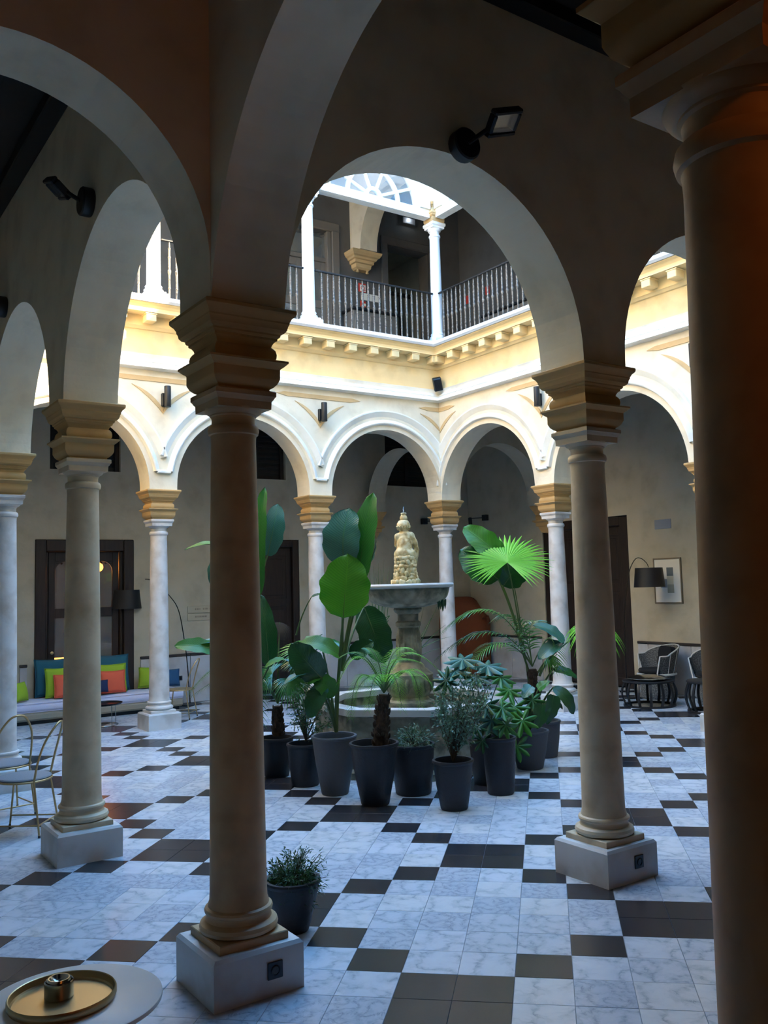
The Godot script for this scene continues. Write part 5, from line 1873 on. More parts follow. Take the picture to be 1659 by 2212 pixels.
	lathe(s, pf([0, -0.12, 0.06, -0.105, 0.105, -0.06, 0.12, 0, 0.105, 0.06, 0.06, 0.105, 0, 0.12]), 20)
	obj("globe", s, M.globe_glow, hl)
	s = S()
	tube(s, [Vector3(0, 0.11, 0), Vector3(0, 6.2 * U, 0)], 0.008, 6)
	obj("rod", s, M.black_paint, hl)
	var ho := OmniLight3D.new()
	ho.name = "hall_light"
	ho.light_color = Color(1.0, 0.62, 0.3)
	ho.light_energy = 0.03
	ho.light_size = 0.12
	ho.omni_range = 30.0
	ho.omni_attenuation = 2.0
	ho.shadow_enabled = true
	hl.add_child(ho)

func socket(at: Vector3, turn: float, label: String) -> void:
	var t := thing("power_socket", label, "socket", at, turn, "power sockets")
	var s := S()
	box(s, Vector3(0, 0, 0.005), Vector3(0.085, 0.085, 0.01), 0.003)
	obj("plate", s, mat("socket_grey", col(46, 50, 58), 0.4), t)
	s = S()
	lathe(s, pf([0.026, 0.0, 0.026, 0.004, 0.021, 0.005, 0.019, 0.001, 0, 0.001]), 20, Transform3D(Basis(Vector3.RIGHT, PI / 2), Vector3(0, 0, 0.0105)))
	obj("well", s, M.black_gloss, t)

func floodlight(at: Vector3, turn: float, dir: int, label: String) -> void:
	var t := thing("floodlight", label, "lamp", at, turn, "black floodlights in the gallery")
	var s := S()
	lathe(s, pf([0, 0, 0.1, 0, 0.105, 0.01, 0.105, 0.075, 0.095, 0.085, 0, 0.085]), 28, Transform3D(Basis(Vector3.RIGHT, PI / 2), Vector3.ZERO))
	obj("wall_box", s, M.black_paint, t)
	s = S()
	tube(s, [Vector3(0, 0, 0.08), Vector3(0.06 * dir, 0.05, 0.12), Vector3(0.12 * dir, 0.1, 0.15)], 0.016, 8)
	obj("arm", s, M.black_paint, t)
	var x := Transform3D(Basis(Vector3.BACK, 0.35 * dir) * Basis(Vector3.RIGHT, 0.9), Vector3(0.21 * dir, 0.15, 0.19))
	s = S()
	for e in [[0, 0.075, 0.25, 0.03], [0, -0.075, 0.25, 0.03]]: box(s, Vector3(e[0], e[1], 0), Vector3(e[2], e[3], 0.06), 0.008, x)
	for e in [[0.11, 0, 0.03, 0.12], [-0.11, 0, 0.03, 0.12]]: box(s, Vector3(e[0], e[1], 0), Vector3(e[2], e[3], 0.06), 0.008, x)
	box(s, Vector3(0, 0, -0.025), Vector3(0.2, 0.12, 0.01), 0.0, x)
	obj("housing", s, M.black_paint, t)
	s = S()
	box(s, Vector3(0, 0, 0.02), Vector3(0.19, 0.12, 0.004), 0.0, x)
	obj("front_glass", s, M.glass, t)
	s = S()
	box(s, Vector3(0, 0, -0.012), Vector3(0.18, 0.11, 0.006), 0.002, x)
	obj("reflector", s, M.steel, t)

func arm_spot(at: Vector3, turn: float, dx: float, label: String) -> void:
	var t := thing("arm_spotlight", label, "lamp", at, turn, "arm spotlights in the far corner")
	var s := S()
	box(s, Vector3(0, 0, 0.05), Vector3(0.13, 0.13, 0.1), 0.008)
	obj("wall_box", s, M.black_paint, t)
	s = S()
	tube(s, [Vector3(0, 0, 0.08), Vector3(dx * 2.2, 0.0, 0.25)], 0.01, 8)
	obj("arm", s, M.black_paint, t)
	s = S()
	lathe(s, pf([0, -0.16, 0.04, -0.16, 0.042, -0.15, 0.042, 0.03, 0.03, 0.04, 0, 0.04]), 16, Transform3D(Basis(Vector3.BACK, 0.1), Vector3(dx * 2.2, -0.02, 0.25)))
	obj("tube_body", s, M.black_paint, t)

# ---------- pots and plants; leaf positions are metres in the patio ----------
func V(x: float, y: float, z: float) -> Vector3:
	return Vector3(x, y, z)

func lf(t: Node3D, kind: String, b: Vector3, e: Vector3, n: Vector3, w: float, sag: float, m: Material) -> void:
	var s := S()
	newg(s)
	b -= t.position
	e -= t.position
	var ax := e - b
	var L := ax.length()
	var d := ax / L
	n = (n - d * n.dot(d)).normalized()
	var side := d.cross(n)
	var nu := 18
	var nv := 8
	var ph := b.x * 37.0 + e.y * 53.0
	var g := []
	for i in nu + 1:
		var u := float(i) / nu
		var hw := 0.0
		match kind:
			"round": hw = pow(maxf(sin(PI * pow(u, 0.85)), 0.0), 0.55)
			"heart": hw = 1.3 * pow(u + 0.03, 0.3) * pow(1.0 - u, 0.75)
			_: hw = 1.9 * pow(u + 0.01, 0.42) * pow(1.0 - u, 0.55)
		hw *= w / 2.0
		var row := []
		for k in nv + 1:
			var v := 2.0 * k / nv - 1.0
			var lift := absf(v) * hw * 0.2 + sin(u * 17.0 + v * 2.0 + ph) * 0.025 * w * v * v
			row.append([b + ax * u + n * (L * sag * sin(PI * u) - L * sag * 0.6 * u * u + lift) + side * v * hw * (1.0 + 0.05 * sin(u * 23.0 + ph)), Vector2(v * 0.5 + 0.5, u)])
		g.append(row)
	for i in nu:
		for k in nv:
			for q in [g[i][k], g[i + 1][k], g[i + 1][k + 1], g[i][k], g[i + 1][k + 1], g[i][k + 1]]:
				s.set_uv(q[1])
				s.add_vertex(q[0])
	var lo := obj("leaf", s, m, t)
	s = S()
	var rib := []
	var rad := []
	for i in range(0, nu + 1, 2):
		rib.append(g[i][nv / 2][0] - n * 0.003)
		rad.append(lerpf(0.007, 0.0015, float(i) / nu) * clampf(L / 0.5, 0.4, 1.0))
	tube(s, rib, rad, 5)
	obj("midrib", s, M.stem_green, lo)

func stalk(t: Node3D, a: Vector3, b: Vector3, r: float) -> void:
	var s := S()
	a -= t.position
	b -= t.position
	var c := a.lerp(b, 0.55)
	c.x = lerpf(a.x, c.x, 0.6)
	c.z = lerpf(a.z, c.z, 0.6)
	var rad := []
	for k in 13: rad.append(lerpf(r * 1.35, r * 0.7, k / 12.0))
	tube(s, curve(a, c, b, 12), rad, 7)
	obj("stem", s, M.stem_green, t)

func fan(t: Node3D, h: Vector3, n: Vector3, up: Vector3, R: float, span: int, seg: int, droop: float, m: Material) -> void:
	var s := S()
	flat(s)
	h -= t.position
	n = n.normalized()
	up = (up - n * up.dot(n)).normalized()
	var da := deg_to_rad(span) / seg
	for k in seg:
		var a := (k - (seg - 1) / 2.0) * da
		var d := up.rotated(n, a)
		var sd := n.cross(d)
		var L := R * (0.86 + 0.14 * cos(a)) * (1.0 + 0.05 * sin(k * 2.7))
		var rows := []
		for j in 8:
			var v := j / 7.0
			var r := L * v
			var w := r * tan(da / 2) if v < 0.58 else 0.58 * L * tan(da / 2) * (1.0 - v) / 0.42
			var c := h + d * r + n * (0.06 * r) - Vector3.UP * droop * R * pow(v, 2.6)
			rows.append([c - sd * w, c + n * w * 0.55, c + sd * w])
		for j in 7:
			quad(s, rows[j][0], rows[j + 1][0], rows[j + 1][1], rows[j][1])
			quad(s, rows[j][1], rows[j + 1][1], rows[j + 1][2], rows[j][2])
	obj("fan_leaf", s, m, t)

func frond(t: Node3D, a: Vector3, c: Vector3, b: Vector3, ll: float, cnt: int, w: float, m: Material) -> void:
	var o := t.position
	var pts := curve(a - o, c * 1.5 - (a + b) * 0.25 - o, b - o, 20)
	var s := S()
	var rad := []
	for k in 21: rad.append(lerpf(0.008, 0.002, k / 20.0))
	tube(s, pts, rad, 5)
	var st := obj("frond", s, M.stem_green, t)
	s = S()
	flat(s)
	var r := RandomNumberGenerator.new()
	r.seed = int(absf(b.x * 900 + b.y * 700)) + cnt
	for k in cnt:
		var u := 0.16 + 0.84 * k / (cnt - 1.0)
		var f := u * 20.0
		var i := mini(int(f), 19)
		var p: Vector3 = pts[i].lerp(pts[i + 1], f - i)
		var d: Vector3 = (pts[i + 1] - pts[i]).normalized()
		var side := d.cross(Vector3.UP).normalized()
		var up := side.cross(d)
		var len := ll * (0.45 + 0.55 * sin(PI * clampf(u * 0.85 + 0.1, 0, 1))) * r.randf_range(0.9, 1.1)
		for e in [-1.0, 1.0]:
			var q: Vector3 = (d * lerpf(0.5, 0.9, u) + side * e + up * 0.25).normalized()
			var g := []
			for j in 5:
				var v := j / 4.0
				var cc: Vector3 = p + q * len * v - Vector3.UP * len * 0.42 * v * v
				var ww := w * (0.35 if j == 0 else 1.0) * (1.0 - pow(v, 2.2)) * 0.5
				g.append([cc - d * ww, cc + d * ww])
			for j in 4: quad(s, g[j][0], g[j + 1][0], g[j + 1][1], g[j][1])
	obj("leaflets", s, m, st)

func aralia(t: Node3D, c: Vector3, n: Vector3, up: Vector3, R: float, m: Material) -> void:
	var s := S()
	newg(s)
	c -= t.position
	n = n.normalized()
	up = (up - n * up.dot(n)).normalized()
	var ring := []
	var N := 96
	for j in 5:
		var row := []
		for k in N + 1:
			var f := float(k) / N
			var a := deg_to_rad(lerpf(-165, 165, f))
			var lobe := absf(fposmod(f * 8.0, 1.0) - 0.5) * 2.0
			var rr: float = R * (1.0 - 0.62 * pow(lobe, 1.3)) * (1.0 - 0.15 * absf(a) / PI)
			var v := j / 4.0
			var r := lerpf(0.0, rr, v)
			row.append(c + up.rotated(n, a) * r + n * (0.07 * R * v * (1.0 - lobe * 1.6) - 0.16 * R * v * v))
		ring.append(row)
	for j in 4:
		for k in N:
			for q in [[j, k], [j + 1, k], [j + 1, k + 1], [j, k], [j + 1, k + 1], [j, k + 1]]:
				s.set_uv(Vector2(fposmod(q[1] * 8.0 / N, 1.0), q[0] / 4.0))
				s.add_vertex(ring[q[0]][q[1]])
	obj("leaf", s, m, t)

func bush(t: Node3D, root: Vector3, c: Vector3, rad: Vector3, cnt: int, lw: float, ll: float, m: Material, sd: int) -> void:
	root -= t.position
	c -= t.position
	var r := RandomNumberGenerator.new()
	r.seed = sd
	var tw := S()
	var fo := S()
	flat(fo)
	var twigs := []
	for k in 26:
		var d := Vector3(r.randfn(), r.randfn() * 0.9 + 0.25, r.randfn()).normalized() * r.randf_range(0.75, 1.08)
		var e := c + d * rad
		var mid := root.lerp(e, 0.5) + Vector3(0, 0.05, 0)
		var pts := curve(root, mid, e, 10)
		twigs.append(pts)
		var rr := []
		for i in 11: rr.append(lerpf(0.006, 0.0012, i / 10.0))
		tube(tw, pts, rr, 4)
	obj("twig", tw, M.stem_brown, t).set_meta("kind", "stuff")
	for k in cnt:
		var p: Vector3
		var d: Vector3
		if k % 3 < 2:
			var pts: Array = twigs[r.randi() % 26]
			var i := r.randi_range(3, 9)
			p = pts[i].lerp(pts[i + 1], r.randf()) + Vector3(r.randfn(), r.randfn(), r.randfn()) * 0.012
			d = ((pts[i + 1] - pts[i]).normalized() + Vector3(r.randfn(), r.randfn(), r.randfn()) * 0.8).normalized()
		else:
			var q := Vector3(r.randfn(), r.randfn(), r.randfn()).normalized() * pow(r.randf(), 0.4)
			p = c + q * rad * 0.95
			d = (q + Vector3(r.randfn(), r.randfn(), r.randfn()) * 0.7).normalized()
		var sd2 := d.cross(Vector3(r.randfn(), r.randfn(), r.randfn())).normalized() * lw
		var L := ll * r.randf_range(0.6, 1.2)
		tri(fo, p, p + d * L * 0.5 + sd2, p + d * L - Vector3.UP * L * 0.1)
		tri(fo, p, p + d * L - Vector3.UP * L * 0.1, p + d * L * 0.5 - sd2)
	obj("foliage", fo, m, t).set_meta("kind", "stuff")

func blade(t: Node3D, a: Vector3, b: Vector3, w: float, m: Material) -> void:
	var s := S()
	a -= t.position
	b -= t.position
	var pts := curve(a, a.lerp(b, 0.6) + Vector3(0, 0.04, 0), b, 8)
	var rad := []
	for k in 9: rad.append(w * (1.0 - k / 9.0) * 0.5 + 0.0006)
	tube(s, pts, rad, 4)
	obj("blade", s, m, t)

func trunk(t: Node3D, a: Vector3, b: Vector3, r0: float, r1: float) -> void:
	a -= t.position
	b -= t.position
	var s := S()
	var pts := curve(a, a.lerp(b, 0.5), b, 12)
	var rad := []
	for k in 13: rad.append(lerpf(r0, r1, k / 12.0))
	tube(s, pts, rad, 14)
	# overlapping stubs of old leaf bases
	var r := RandomNumberGenerator.new()
	r.seed = 17
	for k in 80:
		var f := r.randf()
		var p: Vector3 = a.lerp(b, f)
		var an := k * 2.4
		var d := Vector3(cos(an), 0, sin(an))
		var q := lerpf(r0, r1, f)
		tube(s, [p + d * q * 0.75, p + d * q * 1.12 + Vector3(0, 0.02, 0), p + d * q * 1.25 + Vector3(0, 0.045, 0)], [q * 0.3, q * 0.24, q * 0.08], 4)
	obj("trunk", s, M.palm_trunk, t)

func pot(called: String, label: String, x: float, z: float, rr: float, rb: float, h: float, m: Material, group := "potted plants round the fountain") -> Node3D:
	var t := thing(called, label, "potted plant", Vector3(x, 0, z), 0.0, group)
	var s := S()
	lathe(s, pf([0, 0, rb * 0.95, 0, rb, 0.012, lerpf(rb, rr, 0.55), h * 0.5, rr * 0.955, h - 0.045, rr * 0.96, h - 0.032, rr, h - 0.026, rr + 0.004, h - 0.012, rr, h, rr - 0.022, h, rr - 0.028, h - 0.02, rr * 0.86, h - 0.08]), 48)
	obj("pot", s, m, t)
	s = S()
	lathe(s, pf([0, h - 0.05, rr * 0.5, h - 0.055, rr * 0.9, h - 0.065]), 24)
	obj("soil", s, M.soil, t)
	return t

func pots_and_plants() -> void:
	var t: Node3D
	t = pot("potted_banana_plant", "paddle-leaved plant behind the dark column, its leaves showing on both sides", 1.98, -4.35, 0.2, 0.15, 0.45, M.pot_black)
	lf(t, "paddle", V(2.21, 1.98, -4.24), V(2.26, 3.14, -4.22), V(-0.87, 0.18, 0.47), 0.23, 0.05, M.leaf_mid)
	stalk(t, V(2.04, 0.47, -4.32), V(2.21, 1.98, -4.24), 0.012)
	lf(t, "paddle", V(2.34, 2.4, -4.29), V(2.43, 2.96, -4.2), V(-0.04, 0.84, 0.54), 0.25, 0.10, M.leaf_blue)
	stalk(t, V(2.16, 1.76, -4.27), V(2.34, 2.4, -4.29), 0.012)
	lf(t, "paddle", V(1.97, 2.46, -4.35), V(1.51, 2.51, -4.56), V(-0.09, 0.95, 0.29), 0.15, 0.12, M.leaf_bright)
	stalk(t, V(2.08, 1.76, -4.31), V(1.97, 2.46, -4.35), 0.012)
	lf(t, "paddle", V(1.9, 2.46, -4.5), V(1.75, 2.1, -4.45), V(-0.6, 0.78, 0.18), 0.17, 0.08, M.leaf_blue)
	stalk(t, V(2.08, 1.76, -4.31), V(1.9, 2.46, -4.5), 0.012)
	lf(t, "paddle", V(2.27, 1.22, -4.16), V(2.22, 2, -4.24), V(-0.07, 0.09, 0.99), 0.23, 0.05, M.leaf_dark)
	stalk(t, V(2.04, 0.47, -4.32), V(2.27, 1.22, -4.16), 0.012)
	lf(t, "paddle", V(1.81, 1.41, -4.43), V(1.41, 1.49, -4.61), V(-0.58, 0.65, 0.5), 0.19, 0.08, M.leaf_bright)
	stalk(t, V(2.04, 0.47, -4.32), V(1.81, 1.41, -4.43), 0.012)
	lf(t, "paddle", V(2.08, 1.42, -4.44), V(1.62, 1.51, -4.52), V(-0.21, 0.93, 0.3), 0.15, 0.10, M.leaf_blue)
	stalk(t, V(2.04, 0.47, -4.32), V(2.08, 1.42, -4.44), 0.012)
	lf(t, "paddle", V(2.1, 1.91, -4.46), V(1.96, 2.85, -4.36), V(-0.39, 0.19, 0.9), 0.25, 0.05, M.leaf_mid)
	stalk(t, V(2.04, 0.47, -4.32), V(2.1, 1.91, -4.46), 0.012)
	t = pot("potted_fan_palm", "fan palm in a wide black pot beside the dark column", 2.54, -4.54, 0.19, 0.135, 0.42, M.pot_black)
	trunk(t, V(2.56, 0.43, -4.54), V(2.56, 0.75, -4.54), 0.06, 0.045)
	fan(t, V(2.9, 1.38, -4.37), V(-0.19, 0.94, 0.27), V(-0.49, 0.83, -0.25), 0.41, 280, 34, 0.25, M.blade_mid)
	stalk(t, V(2.56, 0.78, -4.54), V(2.9, 1.38, -4.37), 0.009)
	fan(t, V(2.79, 1.25, -4.36), V(-0.19, 0.98, 0.1), V(-0.79, 0.46, -0.4), 0.27, 250, 34, 0.30, M.blade_dark)
	stalk(t, V(2.56, 0.78, -4.54), V(2.79, 1.25, -4.36), 0.009)
	fan(t, V(3.1, 1.44, -4.37), V(0.12, 0.94, 0.32), V(0.87, 0.21, 0.44), 0.32, 240, 34, 0.35, M.blade_dark)
	stalk(t, V(2.56, 0.78, -4.54), V(3.1, 1.44, -4.37), 0.009)
	fan(t, V(2.66, 1.66, -4.65), V(-0.37, 0.37, 0.85), V(-0.14, -0.99, -0.08), 0.16, 170, 34, 0.50, M.stem_brown)
	stalk(t, V(2.56, 0.78, -4.54), V(2.66, 1.66, -4.65), 0.009)
	fan(t, V(2.47, 1.12, -4.47), V(-0.57, 0.77, 0.31), V(-0.78, 0.48, -0.4), 0.32, 220, 34, 0.30, M.blade_dark)
	stalk(t, V(2.56, 0.78, -4.54), V(2.47, 1.12, -4.47), 0.009)
	fan(t, V(2.62, 1.06, -4.37), V(-0.13, 0.49, 0.86), V(0.5, -0.82, 0.26), 0.31, 260, 34, 0.30, M.blade_dark)
	stalk(t, V(2.56, 0.78, -4.54), V(2.62, 1.06, -4.37), 0.009)
	frond(t, V(2.56, 0.78, -4.54), V(2.17, 1.4, -4.62), V(1.65, 0.98, -4.77), 0.21, 30, 0.014, M.blade_mid)
	frond(t, V(2.56, 0.78, -4.54), V(2.25, 1.19, -4.69), V(1.72, 0.93, -4.85), 0.18, 24, 0.012, M.blade_dark)
	frond(t, V(2.56, 0.78, -4.54), V(2.3, 1.21, -4.44), V(2.27, 0.63, -4.35), 0.18, 20, 0.012, M.blade_dark)
	t = pot("potted_conifer", "dark feathery shrub in a black pot left of the tall grey pot", 2.56, -3.93, 0.19, 0.142, 0.43, M.pot_black)
	bush(t, V(2.57, 0.45, -3.93), V(2.6, 0.76, -3.9), V(0.26, 0.34, 0.26), 1500, 0.006, 0.045, M.shrub_dark, 2)
	t = pot("potted_banana_plant", "tall paddle-leaved plant with one huge bright leaf, in a tall grey pot", 2.59, -3.38, 0.226, 0.135, 0.57, M.pot_grey)
	lf(t, "round", V(2.63, 1.73, -3.22), V(2.69, 2.37, -3.2), V(-0.61, 0.15, 0.78), 0.51, 0.02, M.leaf_lime)
	stalk(t, V(2.61, 0.6, -3.37), V(2.63, 1.73, -3.22), 0.016)
	lf(t, "paddle", V(2.82, 2.04, -3.24), V(2.97, 3, -3.15), V(-0.89, 0.09, 0.44), 0.31, 0.03, M.leaf_mid)
	stalk(t, V(2.67, 1.2, -3.33), V(2.82, 2.04, -3.24), 0.014)
	lf(t, "paddle", V(2.77, 2.26, -3.41), V(2.78, 2.85, -3.33), V(-0.32, 0.9, 0.29), 0.46, 0.10, M.leaf_blue)
	stalk(t, V(2.67, 1.2, -3.33), V(2.77, 2.26, -3.41), 0.012)
	lf(t, "paddle", V(2.99, 2.28, -3.26), V(3, 2.55, -3.14), V(0.22, 0.84, 0.5), 0.12, 0.05, M.leaf_blue)
	stalk(t, V(2.67, 1.2, -3.33), V(2.99, 2.28, -3.26), 0.012)
	lf(t, "paddle", V(2.42, 1.15, -3.31), V(2.14, 1.5, -3.41), V(-0.69, 0.28, 0.66), 0.31, 0.06, M.leaf_dark)
	stalk(t, V(2.61, 0.6, -3.37), V(2.42, 1.15, -3.31), 0.012)
	lf(t, "paddle", V(2.13, 1.35, -3.54), V(1.94, 1.28, -3.59), V(-0.47, 0.83, 0.31), 0.09, 0.08, M.leaf_bright)
	lf(t, "paddle", V(2.35, 1.21, -3.41), V(2.12, 1.35, -3.54), V(-0.11, 0.98, 0.16), 0.11, 0.06, M.leaf_blue)
	stalk(t, V(2.61, 0.6, -3.37), V(2.35, 1.21, -3.41), 0.012)
	lf(t, "paddle", V(2.33, 1.21, -3.36), V(2.03, 1.13, -3.36), V(-0.32, 0.94, 0.12), 0.14, 0.08, M.leaf_blue)
	stalk(t, V(2.61, 0.6, -3.37), V(2.33, 1.21, -3.36), 0.012)
	lf(t, "paddle", V(2.64, 1.35, -3.29), V(2.29, 1.51, -3.56), V(-0.51, 0.79, 0.33), 0.20, 0.16, M.leaf_bright)
	stalk(t, V(2.61, 0.6, -3.37), V(2.64, 1.35, -3.29), 0.012)
	lf(t, "paddle", V(2.41, 1.15, -3.31), V(2.27, 1.1, -3.33), V(-0.21, 0.93, 0.3), 0.09, 0.05, M.leaf_bright)
	stalk(t, V(2.61, 0.6, -3.37), V(2.41, 1.15, -3.31), 0.012)
	lf(t, "paddle", V(2.56, 0.98, -3.28), V(2.35, 1.19, -3.35), V(-0.73, 0.6, 0.34), 0.20, 0.10, M.leaf_mid)
	stalk(t, V(2.61, 0.6, -3.37), V(2.56, 0.98, -3.28), 0.012)
	lf(t, "paddle", V(2.77, 1.34, -3.33), V(2.95, 1.48, -3.17), V(-0.32, 0.44, 0.84), 0.19, 0.05, M.leaf_dark)
	stalk(t, V(2.67, 1.2, -3.33), V(2.77, 1.34, -3.33), 0.012)
	lf(t, "paddle", V(3.09, 1.82, -3.55), V(3.24, 1.23, -3.4), V(-0.48, 0.2, 0.86), 0.35, 0.05, M.leaf_dark)
	stalk(t, V(2.67, 1.2, -3.33), V(3.09, 1.82, -3.55), 0.012)
	lf(t, "paddle", V(2.42, 1.95, -3.48), V(2.5, 1.98, -3.43), V(-0.04, 0.81, 0.59), 0.04, 0.02, M.leaf_dark)
	stalk(t, V(2.28, 1.57, -3.56), V(2.42, 1.95, -3.48), 0.007)
	lf(t, "paddle", V(2.46, 1.08, -3.34), V(2.28, 0.78, -3.33), V(-0.77, 0.19, 0.61), 0.21, 0.10, M.leaf_dark)
	stalk(t, V(2.61, 0.6, -3.37), V(2.46, 1.08, -3.34), 0.012)
	lf(t, "paddle", V(2.58, 1.55, -3.62), V(2.36, 1.44, -3.52), V(-0.38, 0.92, 0.07), 0.19, 0.10, M.leaf_mid)
	stalk(t, V(2.61, 0.6, -3.37), V(2.58, 1.55, -3.62), 0.012)
	t = pot("potted_date_palm", "small feathery date palm with brown trunk in a tall black pot", 2.66, -2.76, 0.233, 0.134, 0.57, M.pot_black)
	trunk(t, V(2.71, 0.53, -2.73), V(2.75, 1.01, -2.7), 0.075, 0.05)
	frond(t, V(2.75, 1.03, -2.7), V(2.93, 1.47, -2.65), V(3.25, 1.22, -2.5), 0.15, 34, 0.006, M.blade_lime)
	frond(t, V(2.75, 1.03, -2.7), V(2.91, 1.32, -2.48), V(2.92, 0.93, -2.35), 0.13, 34, 0.006, M.blade_lime)
	frond(t, V(2.75, 1.03, -2.7), V(3.04, 1.33, -2.52), V(3.19, 0.84, -2.42), 0.13, 34, 0.006, M.blade_lime)
	frond(t, V(2.75, 1.03, -2.7), V(2.57, 1.46, -2.82), V(2.37, 1.15, -2.89), 0.14, 34, 0.006, M.blade_lime)
	frond(t, V(2.75, 1.03, -2.7), V(2.5, 1.29, -2.75), V(2.38, 0.84, -2.71), 0.13, 34, 0.006, M.blade_lime)
	frond(t, V(2.75, 1.03, -2.7), V(2.67, 1.42, -2.88), V(2.5, 1.37, -3.05), 0.13, 34, 0.006, M.blade_mid)
	frond(t, V(2.75, 1.03, -2.7), V(2.77, 1.35, -2.81), V(2.73, 1.44, -2.96), 0.12, 34, 0.006, M.blade_mid)
	frond(t, V(2.75, 1.03, -2.7), V(2.93, 1.43, -2.82), V(3.16, 1.4, -2.8), 0.13, 34, 0.006, M.blade_lime)
	frond(t, V(2.75, 1.03, -2.7), V(2.53, 1.3, -2.49), V(2.38, 0.94, -2.41), 0.13, 34, 0.006, M.blade_lime)
	frond(t, V(2.75, 1.03, -2.7), V(2.66, 1.3, -2.4), V(2.66, 0.93, -2.28), 0.13, 34, 0.006, M.blade_lime)
	frond(t, V(2.75, 1.03, -2.7), V(2.81, 1.28, -2.54), V(3.05, 1.14, -2.39), 0.13, 34, 0.006, M.blade_lime)
	frond(t, V(2.75, 1.03, -2.7), V(2.54, 1.25, -2.6), V(2.37, 1.06, -2.6), 0.13, 34, 0.006, M.blade_mid)
	frond(t, V(2.75, 1.03, -2.7), V(2.96, 1.33, -2.93), V(3.3, 1.27, -2.88), 0.13, 34, 0.006, M.blade_lime)
	t = pot("potted_trailing_plant", "grey green trailing plant in a black pot right of the date palm", 3.19, -2.88, 0.224, 0.176, 0.48, M.pot_black)
	bush(t, V(3.2, 0.44, -2.87), V(3.19, 0.52, -2.82), V(0.22, 0.14, 0.22), 900, 0.005, 0.050, M.shrub_grey, 3)
	t = pot("potted_olive_shrub", "airy grey-leaved shrub in the black pot standing furthest forward", 3.11, -2.13, 0.189, 0.126, 0.44, M.pot_black)
	bush(t, V(3.11, 0.42, -2.13), V(3.14, 0.84, -2.1), V(0.23, 0.35, 0.23), 1500, 0.009, 0.040, M.shrub_grey, 4)
	bush(t, V(3.11, 0.42, -2.13), V(3.3, 1.02, -2.05), V(0.20, 0.22, 0.20), 700, 0.009, 0.040, M.shrub_grey, 5)
	t = pot("potted_aralia", "dark lobed-leaf plant in a tall black pot behind the grey-leaved shrub", 3.82, -2.30, 0.167, 0.13, 0.54, M.pot_black)
	aralia(t, V(3.71, 0.71, -2.27), V(-0.51, 0.45, 0.73), V(-0.03, -1, -0.03), 0.16, M.leaf_blue)
	stalk(t, V(3.81, 0.54, -2.31), V(3.71, 0.71, -2.27), 0.006)
	aralia(t, V(3.59, 0.66, -2.37), V(-0.76, 0.45, 0.46), V(-0.39, -0.86, -0.33), 0.14, M.leaf_dark)
	stalk(t, V(3.81, 0.54, -2.31), V(3.59, 0.66, -2.37), 0.006)
	aralia(t, V(3.81, 0.67, -2.18), V(-0.18, 0.38, 0.91), V(0.34, -0.9, 0.29), 0.16, M.leaf_mid)
	stalk(t, V(3.81, 0.54, -2.31), V(3.81, 0.67, -2.18), 0.006)
	aralia(t, V(3.67, 0.87, -2.3), V(-0.52, 0.74, 0.42), V(-0.21, -0.96, -0.19), 0.17, M.leaf_dark)
	stalk(t, V(3.81, 0.54, -2.31), V(3.67, 0.87, -2.3), 0.006)
	aralia(t, V(3.79, 0.83, -2.2), V(-0.22, 0.74, 0.64), V(0.2, -0.96, 0.17), 0.16, M.leaf_mid)
	stalk(t, V(3.81, 0.54, -2.31), V(3.79, 0.83, -2.2), 0.006)
	aralia(t, V(3.63, 0.52, -2.33), V(-0.77, 0.19, 0.61), V(-0.21, -0.96, -0.18), 0.13, M.leaf_dark)
	stalk(t, V(3.81, 0.54, -2.31), V(3.63, 0.52, -2.33), 0.006)
	t = pot("potted_aralia", "bright lobed-leaf plant spilling over a rounded grey pot", 4.84, -2.98, 0.22, 0.145, 0.41, M.pot_grey)
	aralia(t, V(4.6, 0.69, -2.93), V(-0.61, 0.59, 0.53), V(-0.15, -0.98, -0.14), 0.19, M.leaf_mid)
	stalk(t, V(4.84, 0.4, -2.98), V(4.6, 0.69, -2.93), 0.006)
	aralia(t, V(4.45, 0.42, -2.93), V(-0.74, 0.39, 0.55), V(-0.22, -0.95, -0.2), 0.19, M.leaf_mid)
	stalk(t, V(4.84, 0.4, -2.98), V(4.45, 0.42, -2.93), 0.006)
	aralia(t, V(4.59, 0.56, -2.8), V(-0.42, 0.48, 0.77), V(0.04, -1, 0.03), 0.20, M.leaf_bright)
	stalk(t, V(4.84, 0.4, -2.98), V(4.59, 0.56, -2.8), 0.006)
	aralia(t, V(4.51, 0.3, -2.81), V(-0.63, 0.29, 0.73), V(-0.14, -0.98, -0.13), 0.18, M.leaf_mid)
	stalk(t, V(4.84, 0.4, -2.98), V(4.51, 0.3, -2.81), 0.006)
	aralia(t, V(4.48, 0.63, -3.04), V(-0.77, 0.49, 0.42), V(-0.43, -0.81, -0.4), 0.17, M.leaf_dark)
	stalk(t, V(4.84, 0.4, -2.98), V(4.48, 0.63, -3.04), 0.006)
	aralia(t, V(4.81, 0.75, -2.87), V(-0.29, 0.59, 0.75), V(0.25, -0.94, 0.22), 0.17, M.leaf_mid)
	stalk(t, V(4.84, 0.4, -2.98), V(4.81, 0.75, -2.87), 0.006)
	aralia(t, V(4.69, 0.85, -3.11), V(-0.42, 0.8, 0.43), V(-0.4, -0.84, -0.37), 0.18, M.leaf_bright)
	stalk(t, V(4.84, 0.4, -2.98), V(4.69, 0.85, -3.11), 0.006)
	lf(t, "heart", V(4.98, 0.8, -2.71), V(4.88, 0.49, -2.73), V(-0.19, 0.2, 0.96), 0.25, 0.05, M.leaf_dark)
	stalk(t, V(4.84, 0.4, -2.98), V(4.98, 0.8, -2.71), 0.012)
